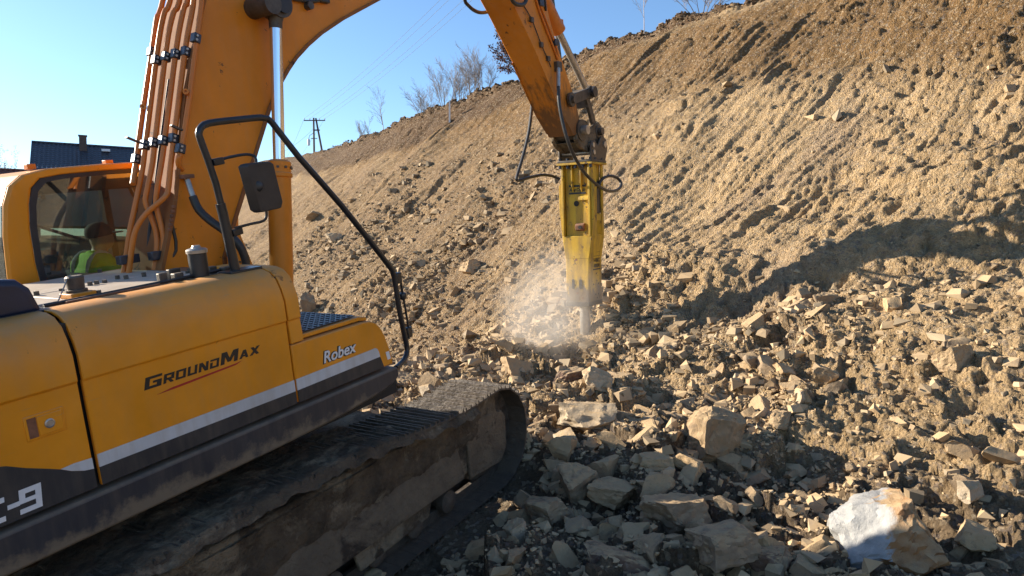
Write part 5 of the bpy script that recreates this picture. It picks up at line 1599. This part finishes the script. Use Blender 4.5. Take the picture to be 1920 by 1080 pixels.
# ------------------------------------------------------------------ rocks
def ground_pts(xs, ys):
    xs, ys = np.asarray(xs, float), np.asarray(ys, float)
    s = xs * SD[0] + ys * SD[1]; w = xs * WD[0] + ys * WD[1]
    for _ in range(3):
        gx_, gy_, gz_, _m = ground(s, w)
        ex_, ey_ = xs - gx_, ys - gy_
        s = s + ex_ * SD[0] + ey_ * SD[1]; w = w + ex_ * WD[0] + ey_ * WD[1]
    return gz_


def noise3(p, seed):
    v = Vector(p)
    from mathutils import noise as nz
    return nz.noise(v + Vector((seed * 3.7, seed * 1.3, seed * 2.1)))


def rock_mesh(name, seed, sub, cuts, dims, rough=0.03, dmin=0.42):
    """a ball cut by random planes: flat broken faces meeting in sharp edges, then a little roughness"""
    rnd = random.Random(seed)
    bm = bmesh.new()
    bmesh.ops.create_icosphere(bm, subdivisions=sub, radius=1.0)
    planes = []
    for ax in range(3):                                  # six rough joint faces make a block ...
        for sg in (-1, 1):
            n = Vector((0, 0, 0)); n[ax] = sg
            n = (n + Vector((rnd.uniform(-1, 1), rnd.uniform(-1, 1), rnd.uniform(-1, 1))) * 0.42).normalized()
            planes.append((n, rnd.uniform(dmin, dmin + 0.20)))
    for i in range(cuts):                                # ... and broken corners
        n = Vector((rnd.gauss(0, 1), rnd.gauss(0, 1), rnd.gauss(0, 1))).normalized()
        planes.append((n, rnd.uniform(dmin + 0.12, 0.85)))
    for v in bm.verts:
        p = v.co.copy()
        for n, d in planes:
            k = p.dot(n) - d
            if k > 0: p -= n * k
        r = rough * (noise3(p * 3.0, seed) + 0.6 * noise3(p * 7.0, seed + 1) + 0.35 * noise3(p * 16.0, seed + 2))
        p += v.normal * r
        v.co = Vector((p.x * dims[0], p.y * dims[1], p.z * dims[2]))
    me = bpy.data.meshes.new(name)
    bm.to_mesh(me); bm.free()
    xs = [v.co.x for v in me.vertices]; m = max(xs) - min(xs)
    for v in me.vertices: v.co /= m                      # one metre wide along x
    me.shade_smooth(); me.set_sharp_from_angle(angle=R(24))
    return me


def rock_mat(name, a, b, c_, attr=False, rough=0.85, vein=None):
    m, nt, bs, out = new_mat(name)
    k = NT(nt)
    base = k.mix(k.ramp(k.noise(2.2, 6, 0.6), [(0.35, 0.0), (0.65, 1.0)]), a, b)
    base = k.mix(k.ramp(k.noise(5.0, 7, 0.7, dist=0.6), [(0.52, 0.0), (0.66, 1.0)]), base, c_)
    if attr:
        base = k.mix(1.0, base, k.attr('tint'), 'MULTIPLY')
    else:
        r = k.rnd()
        base = k.mix(1.0, base, k.ramp(r, [(0.0, (0.70, 0.69, 0.68)), (0.5, (1.0, 1.0, 1.0)), (0.8, (1.18, 1.14, 1.06)), (1.0, (0.85, 0.86, 0.88))]), 'MULTIPLY')
    # earth lying on the upper faces
    geo = k.geo(); sx = nt.nodes.new('ShaderNodeSeparateXYZ'); k.link(geo.outputs['Normal'], sx.inputs[0])
    e = k.math('MULTIPLY', k.ramp(sx.outputs[2], [(0.20, 0.0), (0.85, 0.95)]), k.ramp(k.noise(4.0, 6, 0.7), [(0.32, 0.0), (0.52, 1.0)]))
    base = k.mix(e, base, (0.41, 0.285, 0.155))
    if vein is not None: base = vein(k, base)
    k.link(base, bs.inputs['Base Color'])
    bs.inputs['Roughness'].default_value = rough
    bs.inputs['Specular IOR Level'].default_value = 0.25
    if attr: k.link(k.bump(k.noise(60.0, 4, 0.7), 0.4, 0.004), bs.inputs['Normal'])
    else: k.link(k.bump(k.noise(30.0, 8, 0.75), 0.6, 0.010, k.bump(k.noise(7.0, 6, 0.7), 0.5, 0.03)), bs.inputs['Normal'])
    return m


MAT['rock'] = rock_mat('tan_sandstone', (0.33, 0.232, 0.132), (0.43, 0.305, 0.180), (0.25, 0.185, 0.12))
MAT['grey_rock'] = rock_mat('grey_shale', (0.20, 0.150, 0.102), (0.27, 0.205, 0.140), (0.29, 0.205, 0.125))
MAT['pale_rock'] = rock_mat('pale_grey_stone', (0.37, 0.295, 0.205), (0.45, 0.365, 0.265), (0.30, 0.225, 0.145))
MAT['red_rock'] = rock_mat('reddish_dark_stone', (0.12, 0.075, 0.058), (0.18, 0.115, 0.082), (0.22, 0.175, 0.15))


def two_tone():
    """white calcite skin on a brown broken boulder"""
    def vein(k, base):
        # the fracture face that carries the mineral skin looks up and to the left
        g = k.geo(); dt = k.nt.nodes.new('ShaderNodeVectorMath'); dt.operation = 'DOT_PRODUCT'
        k.link(g.outputs['True Normal'], dt.inputs[0]); dt.inputs[1].default_value = (-0.62, -0.60, 0.50)
        o = k.sep()
        t = k.math('ADD', k.math('MULTIPLY', dt.outputs['Value'], 0.45), k.math('MULTIPLY', k.math('SUBTRACT', k.noise(2.5, 6, 0.65), 0.5), 0.5))
        t = k.math('ADD', t, k.math('MULTIPLY', o[0], -1.5))
        w = k.ramp(t, [(0.16, 0.0), (0.24, 1.0)])
        wc = k.mix(k.ramp(k.noise(4.0, 6, 0.65), [(0.35, 0.0), (0.7, 1.0)]), (0.25, 0.245, 0.235), (0.40, 0.39, 0.37))
        sp_ = k.ramp(k.noise(9.0, 6, 0.7), [(0.68, 0.0), (0.71, 1.0)])
        wc = k.mix(sp_, wc, (0.22, 0.12, 0.07))
        return k.mix(w, base, wc)
    return rock_mat('calcite_coated_boulder', (0.24, 0.115, 0.045), (0.33, 0.17, 0.07), (0.14, 0.075, 0.042), rough=0.42, vein=vein)


MAT['calcite'] = two_tone()

# rocks that can be told apart in the picture: position, width, shape, material, label
NOTABLE = [
    ((2.66, 5.02, 0.791), (1.0, 0.75, 0.75), 'calcite', 309, R(-35), 0.05, 'white and brown calcite-coated boulder at the bottom right'),
    ((2.03, 6.90, 0.589), (1.0, 0.85, 0.86), 'rock', 302, R(15), 0.12, 'largest squarish tan boulder in the sunlit rubble right of the chisel'),
    ((0.09, 9.63, 0.526), (1.0, 0.8, 0.75), 'rock', 303, R(40), 0.15, 'rounded tan boulder just left of the dust by the chisel'),
    ((-0.33, 9.64, 0.351), (1.0, 0.8, 0.6), 'rock', 304, R(10), 0.2, 'low tan rock beside the rounded boulder left of the dust'),
    ((0.88, 7.78, 0.710), (1.0, 0.75, 0.5), 'pale_rock', 305, R(-30), 0.25, 'wide pale slab in the rubble between track and chisel'),
    ((1.04, 8.56, 0.364), (1.0, 0.8, 0.75), 'pale_rock', 306, R(0), 0.15, 'whitish block below the chisel beside a dark slab'),
    ((0.75, 9.00, 0.478), (1.0, 0.6, 0.5), 'red_rock', 307, R(25), 0.15, 'dark reddish slab tilted below the chisel'),
    ((1.66, 8.57, 0.585), (1.0, 0.7, 0.55), 'rock', 308, R(-25), 0.25, 'long tan rock behind the whitish block'),
    ((2.13, 9.66, 0.453), (1.0, 0.8, 0.35), 'pale_rock', 309, R(10), 0.1, 'flat-topped pale slab at the shadow edge right of the chisel'),
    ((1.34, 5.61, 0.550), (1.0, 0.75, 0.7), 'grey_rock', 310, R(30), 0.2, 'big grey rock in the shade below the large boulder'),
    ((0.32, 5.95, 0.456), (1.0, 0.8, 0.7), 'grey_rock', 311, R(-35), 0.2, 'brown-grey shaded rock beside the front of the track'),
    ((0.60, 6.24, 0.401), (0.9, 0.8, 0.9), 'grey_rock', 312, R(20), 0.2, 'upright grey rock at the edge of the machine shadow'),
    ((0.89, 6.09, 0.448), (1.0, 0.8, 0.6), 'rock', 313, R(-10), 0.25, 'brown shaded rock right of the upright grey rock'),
    ((0.05, 5.48, 0.211), (0.8, 0.7, 0.85), 'pale_rock', 314, R(15), 0.05, 'pale blue-grey stone in the dark rubble below the track'),
    ((1.84, 4.98, 0.383), (1.0, 0.8, 0.8), 'red_rock', 315, R(-15), 0.15, 'dark reddish rock at the bottom left of the white boulder'),
    ((0.78, 5.11, 0.549), (1.0, 0.7, 0.5), 'red_rock', 316, R(5), 0.25, 'dark layered slab at the bottom of the shaded rubble'),
    ((1.48, 4.94, 0.456), (1.0, 0.8, 0.55), 'grey_rock', 317, R(30), 0.25, 'grey slab cut by the bottom edge left of the reddish rock'),
    ((2.56, 5.36, 0.263), (1.0, 0.8, 0.95), 'rock', 318, R(35), 0.12, 'tan block leaning behind the white and brown boulder'),
    ((3.32, 4.98, 0.267), (1.0, 0.8, 0.7), 'rock', 319, R(-10), 0.15, 'tan rock near the bottom right corner'),
    ((3.62, 5.54, 0.246), (1.0, 0.8, 0.7), 'pale_rock', 320, R(30), 0.15, 'pale tan rock above the one near the bottom right corner'),
    ((4.53, 7.19, 0.359), (1.0, 0.75, 0.65), 'rock', 321, R(10), 0.2, 'tan block standing out of the slope at the far right'),
    ((3.47, 7.80, 0.272), (0.9, 0.8, 0.85), 'rock', 322, R(-30), 0.15, 'round tan stone on the lower slope right of centre'),
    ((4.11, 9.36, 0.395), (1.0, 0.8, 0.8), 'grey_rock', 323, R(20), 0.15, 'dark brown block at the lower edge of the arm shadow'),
    ((4.80, 12.67, 0.569), (1.0, 0.5, 0.3), 'rock', 324, R(-60), 0.35, 'flat tan slab lying on the open slope above the shadow'),
    ((-1.05, 5.26, 0.405), (1.0, 0.7, 0.5), 'rock', 325, R(10), 0.2, 'brown rock under the track at the bottom left'),
    ((0.29, 7.51, 0.229), (1.0, 0.8, 0.7), 'rock', 326, R(50), 0.15, 'orange-tan block touching the front of the track'),
    ((0.47, 6.53, 0.219), (1.0, 0.8, 0.8), 'pale_rock', 327, R(5), 0.12, 'pale sunlit stone right above the shade line by the track'),
    ((-1.58, 10.20, 0.386), (1.0, 0.8, 0.75), 'rock', 328, R(-25), 0.15, 'tan rock behind the lower end of the hand rail'),
    ((-6.80, 23.55, 0.604), (0.6, 0.6, 1.1), 'grey_rock', 329, R(0), 0.15, 'tall grey stone behind the corner post of the machine'),
    ((-10.00, 36.09, 0.919), (1.0, 0.8, 0.7), 'rock', 330, R(20), 0.2, 'tan stone high on the slope right of the boom cylinder'),
    ((-7.41, 29.75, 0.670), (1.0, 0.9, 0.9), 'pale_rock', 331, R(20), 0.2, 'pale round stone on the slope right of the boom cylinder'),
    ((-5.78, 24.77, 0.745), (1.0, 0.6, 0.5), 'grey_rock', 332, R(-40), 0.2, 'grey slab on the slope inside the hand rail'),
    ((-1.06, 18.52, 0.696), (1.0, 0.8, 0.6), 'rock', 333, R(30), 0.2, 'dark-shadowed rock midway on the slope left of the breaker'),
    ((2.74, 7.21, 0.329), (1.0, 0.7, 0.6), 'rock', 334, R(60), 0.2, 'tan rock right of the largest squarish boulder'),
    ((1.32, 6.39, 0.342), (1.0, 0.7, 0.6), 'rock', 335, R(10), 0.2, 'tan rock on the shade line below the wide pale slab'),
    ((1.63, 6.37, 0.292), (1.0, 0.8, 0.5), 'rock', 336, R(-50), 0.2, 'low tan rock just below the largest squarish boulder'),
]
ROCKS = []
nx = [r[0][0] for r in NOTABLE]; ny = [r[0][1] for r in NOTABLE]
nz_ = ground_pts(nx, ny)
for (pos, dims, mt, seed, rz, sink, lab), z in zip(NOTABLE, nz_):
    me = rock_mesh('rock', seed, 5 if pos[2] > 0.3 else 4, 9, dims, 0.075)
    me.materials.append(MAT[mt])
    rnd = random.Random(seed)
    o = link('boulder' if pos[2] > 0.45 else 'rock', me)
    w = pos[2]
    o.scale = (w, w, w)
    hgt = w * dims[2] / dims[0] * 0.62
    o.location = (pos[0], pos[1], float(z) + hgt * (0.5 - sink))
    o.rotation_euler = (rnd.uniform(-0.25, 0.25), rnd.uniform(-0.25, 0.25), rz)
    tag(o, lab, 'rock', 'rocks of the rubble')
    ROCKS.append((o, lab))

# the other large stones, each its own object; meshes are shared
VAR = []
for i in range(16):
    rr_ = random.Random(500 + i)
    me = rock_mesh('stone', 520 + i, 3, rr_.randint(7, 11), (1.0, rr_.uniform(0.6, 0.95), rr_.uniform(0.4, 0.8)), 0.075, 0.36)
    me.materials.append(MAT['rock' if i % 4 else 'grey_rock'] if i != 7 else MAT['pale_rock'])
    VAR.append(me)
rng = np.random.default_rng(11)


def scatter(nc, seed, slo, shi, wlo, whi):
    g = np.random.default_rng(seed)
    u = g.random(nc)
    s = np.exp(np.log(slo + 3.2) + u * (np.log(shi + 3.2) - np.log(slo + 3.2))) - 3.2
    w = g.uniform(wlo, whi, nc)
    gx_, gy_, gz_, (on, rub, crest, right, band, d) = ground(s, w)
    mx = 0.5322 * gx_ + 0.8466 * gy_; mq = 0.8466 * gx_ - 0.5322 * gy_ + 5.2
    clear = (np.abs(mq) > 1.85) | (mx > 5.95)
    clear &= ((gx_ - 1.22) ** 2 + (gy_ - 11.7) ** 2) > 0.15
    clear &= np.sqrt(gx_ ** 2 + gy_ ** 2) > 3.6
    u_ = (gx_ - 3.77) * 0.45 + (gy_ - 10.65) * 0.89
    step = sstep(2.2, 2.8, gx_) * sstep(-0.75, -0.4, u_) * (w < 13)        # bare earth of the step
    patch = sstep(-0.25, 0.35, fbm(s / 1.1, w / 1.1, 140, 3))
    dens = 1.25 * rub * (0.45 + 0.55 * patch) + 0.07 * on * patch * (1 - right * 0.5) + 0.035 * right * (w < 12)
    dens = dens * (1 - 0.95 * step)
    keep = clear & (g.random(nc) < dens)
    hx = gx_ / np.maximum(gy_, 0.5); hz = (gz_ - CAM_Z) / np.maximum(gy_, 0.5)
    keep &= (np.abs(hx) < 0.86) & (hz > -0.56) & (gy_ > 2)            # the stretch of ground in view, with a margin
    return s[keep], w[keep], gx_[keep], gy_[keep], gz_[keep], on[keep], right[keep]


ss_, ww_, px_, py_, pz_, on_, ri_ = scatter(9000, 21, 1.0, 30, 1.5, 13.5)
size = 0.095 * (1 - rng.random(len(ss_))) ** -0.52
size = np.clip(size, 0.08, 0.31)
app = size / np.sqrt(px_ ** 2 + py_ ** 2)
order = np.argsort(-app)[:262]
STONES = []
for k in order:
    o = bpy.data.objects.new('stone', VAR[int(rng.integers(len(VAR)))])
    C.objects.link(o)
    sz = float(size[k])
    o.scale = (sz, sz, sz)
    o.location = (float(px_[k]), float(py_[k]), float(pz_[k]) - sz * 0.02)
    o.rotation_euler = (rng.uniform(-0.7, 0.7), rng.uniform(-0.7, 0.7), rng.uniform(0, 6.28))
    STONES.append(o)

# every stone is described by the landmark rock nearest to it
f_ = 1330.0 / 1920.0
def view(p):
    m = cam.rotation_euler.to_matrix().transposed() @ (Vector(p) - cam.location)
    return Vector((m.x / -m.z, m.y / -m.z))
LAND = [(view(o.location), ' '.join(l.split()[:9])) for o, l in ROCKS]
ORD = ['nearest', 'second', 'third', 'fourth', 'fifth', 'sixth', 'seventh', 'eighth', 'ninth', 'tenth', 'eleventh', 'twelfth', 'thirteenth', 'fourteenth', 'fifteenth', 'sixteenth', 'seventeenth', 'eighteenth', 'nineteenth', 'twentieth']
bins = {}
for o in STONES:
    p = view(o.location)
    best = min(range(len(LAND)), key=lambda i: (LAND[i][0] - p).length)
    d = p - LAND[best][0]
    way = ('right of' if d.x > 0 else 'left of') if abs(d.x) > abs(d.y) else ('above' if d.y > 0 else 'below')
    bins.setdefault((best, way), []).append((d.length, o))
for (i, way), lst in bins.items():
    lst.sort(key=lambda t: t[0])
    for k, (_d, o) in enumerate(lst):
        tag(o, '%s loose stone %s the %s' % ((ORD[k] if k < 20 else 'far %dth' % (k + 1)), way, LAND[i][1]), 'stone', 'loose stones of the rubble')

# everything smaller: thousands of chips, one object of stuff
protos = []
for i in range(14):
    rr_ = random.Random(700 + i)
    bm = bmesh.new()
    ay__, az__ = rr_.uniform(0.55, 0.9), rr_.uniform(0.35, 0.75)
    cn = [(x, y, z) for x in (-1, 1) for y in (-1, 1) for z in (-1, 1)]
    rr_.shuffle(cn)
    for (x, y, z) in cn[:rr_.choice((6, 7, 7, 8))]:      # an irregular block with a corner or two knocked off
        bm.verts.new(((x + rr_.uniform(-0.45, 0.45)) * 0.75, (y + rr_.uniform(-0.45, 0.45)) * ay__ * 0.75, (z + rr_.uniform(-0.45, 0.45)) * az__ * 0.75))
    res = bmesh.ops.convex_hull(bm, input=bm.verts)
    bmesh.ops.delete(bm, geom=[g for g in res['geom_interior'] if isinstance(g, bmesh.types.BMVert)], context='VERTS')
    bmesh.ops.triangulate(bm, faces=bm.faces)
    bm.verts.index_update()
    protos.append((np.array([v.co[:] for v in bm.verts]), np.array([[v.index for v in f.verts] for f in bm.faces])))
    bm.free()


def chips(name, nc, seed, region, smin, smax, mat, tint, powr=0.5, weight=None):
    s, w, x, y, z, on1, ri1 = scatter(nc, seed, *region) if weight is None else weight(nc, seed)
    g = np.random.default_rng(seed + 1)
    n = len(s)
    sz = np.clip(smin * (1 - g.random(n)) ** -powr, smin, smax) * 0.5
    sz *= np.clip(np.sqrt(x * x + y * y) / 9.0, 0.85, 1.7) if weight is None else 1.0
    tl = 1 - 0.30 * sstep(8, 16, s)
    V, Fc, T = [], [], []
    off = 0
    ang = g.uniform(0, 2 * np.pi, (n, 3)); which = g.integers(0, len(protos), n)
    for k, (pv, pf) in enumerate(protos):
        idx = np.nonzero(which == k)[0]
        if not len(idx): continue
        a, b, c = ang[idx, 0], ang[idx, 1] * 0.25, ang[idx, 2]
        ca_, sa_, cb, sb_ = np.cos(a), np.sin(a), np.cos(b), np.sin(b)
        v = np.repeat(pv[None], len(idx), 0)
        v1 = np.stack([v[..., 0], v[..., 1] * cb[:, None] - v[..., 2] * sb_[:, None], v[..., 1] * sb_[:, None] + v[..., 2] * cb[:, None]], -1)
        v2 = np.stack([v1[..., 0] * ca_[:, None] - v1[..., 1] * sa_[:, None], v1[..., 0] * sa_[:, None] + v1[..., 1] * ca_[:, None], v1[..., 2]], -1)
        v2 = v2 * sz[idx][:, None, None] + np.stack([x[idx], y[idx], z[idx] + sz[idx] * 0.12], -1)[:, None, :]
        m = pv.shape[0]
        V.append(v2.reshape(-1, 3))
        Fc.append((pf[None] + (np.arange(len(idx)) * m)[:, None, None] + off).reshape(-1, 3))
        t = tint(g, len(idx)) * tl[idx][:, None]
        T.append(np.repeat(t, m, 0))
        off += m * len(idx)
    V = np.concatenate(V); Fc = np.concatenate(Fc).astype(np.int32); T = np.concatenate(T)
    me = bpy.data.meshes.new(name)
    me.vertices.add(len(V)); me.vertices.foreach_set('co', V.astype(np.float32).ravel())
    me.loops.add(Fc.size); me.loops.foreach_set('vertex_index', Fc.ravel())
    me.polygons.add(len(Fc)); me.polygons.foreach_set('loop_start', np.arange(0, Fc.size, 3, dtype=np.int32))
    me.update(calc_edges=True); me.validate(); me.shade_flat()
    ca__ = me.color_attributes.new('tint', 'FLOAT_COLOR', 'POINT')
    ca__.data.foreach_set('color', np.concatenate([T, np.ones((len(T), 1))], 1).astype(np.float32).ravel())
    me.materials.append(mat)
    return link(name, me)


MAT['chip'] = rock_mat('small_stone_chips', (0.37, 0.262, 0.152), (0.46, 0.335, 0.20), (0.27, 0.202, 0.132), attr=True)


def stone_tint(g, n):
    t = g.uniform(0.62, 1.25, (n, 1)) * np.ones((1, 3))
    grey = (g.random((n, 1)) < 0.25)
    return np.where(grey, t * np.array([[0.85, 0.92, 1.02]]), t)


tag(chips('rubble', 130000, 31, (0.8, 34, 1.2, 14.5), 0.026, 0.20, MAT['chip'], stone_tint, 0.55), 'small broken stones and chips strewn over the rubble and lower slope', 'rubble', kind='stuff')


def crest_points(nc, seed):
    g = np.random.default_rng(seed)
    s = np.exp(np.log(8.0) + g.random(nc) * (np.log(58) - np.log(8.0))) - 3.2
    w = 18.75 + 0.55 * g.standard_normal(nc)
    gx_, gy_, gz_, (on, rub, crest, right, band, d) = ground(s, w)
    k = (w > 17.9)
    return s[k], w[k], gx_[k], gy_[k], gz_[k], on[k], right[k]


MAT['clod'] = rock_mat('dark_topsoil_clods', (0.11, 0.066, 0.035), (0.15, 0.092, 0.050), (0.20, 0.13, 0.07), attr=True)
tag(chips('soil_clods', 16000, 41, None, 0.05, 0.20, MAT['clod'], lambda g, n: g.uniform(0.7, 1.3, (n, 1)) * np.ones((1, 3)), 0.45, crest_points), 'dark turned-over topsoil clods along the crest of the slope', 'soil', kind='stuff')

# ------------------------------------------------------------------ dust rising where the chisel strikes
dm = bpy.data.materials.new('rock_dust')
dm.use_nodes = True
nt = dm.node_tree
for n_ in list(nt.nodes): nt.nodes.remove(n_)
out = nt.nodes.new('ShaderNodeOutputMaterial')
pv_ = nt.nodes.new('ShaderNodeVolumePrincipled')
pv_.inputs['Color'].default_value = (0.93, 0.87, 0.79, 1)
pv_.inputs['Anisotropy'].default_value = 0.1
k = NT(nt)
vl = nt.nodes.new('ShaderNodeVectorMath'); vl.operation = 'LENGTH'
k.link(k.tc.outputs['Object'], vl.inputs[0])
fall = k.ramp(vl.outputs['Value'], [(0.0, 1.0), (0.45, 0.55), (0.95, 0.0)])
cloud = k.ramp(k.noise(1.5, 2.5, 0.5, dist=1.4), [(0.30, 0.0), (0.70, 1.0)])
k.link(k.math('MULTIPLY', k.math('MULTIPLY', fall, cloud), 2.1), pv_.inputs['Density'])
nt.links.new(pv_.outputs[0], out.inputs['Volume'])
bm = bmesh.new(); bmesh.ops.create_icosphere(bm, subdivisions=3, radius=1.0)
me = bpy.data.meshes.new('dust_cloud'); bm.to_mesh(me); bm.free()
me.materials.append(dm)
du = link('dust_cloud', me)
du.location = (0.61, 11.16, 2.01)
du.scale = (1.05, 0.75, 1.30)
tag(du, 'pale rock dust drifting beside the breaker chisel', 'dust', kind='stuff')
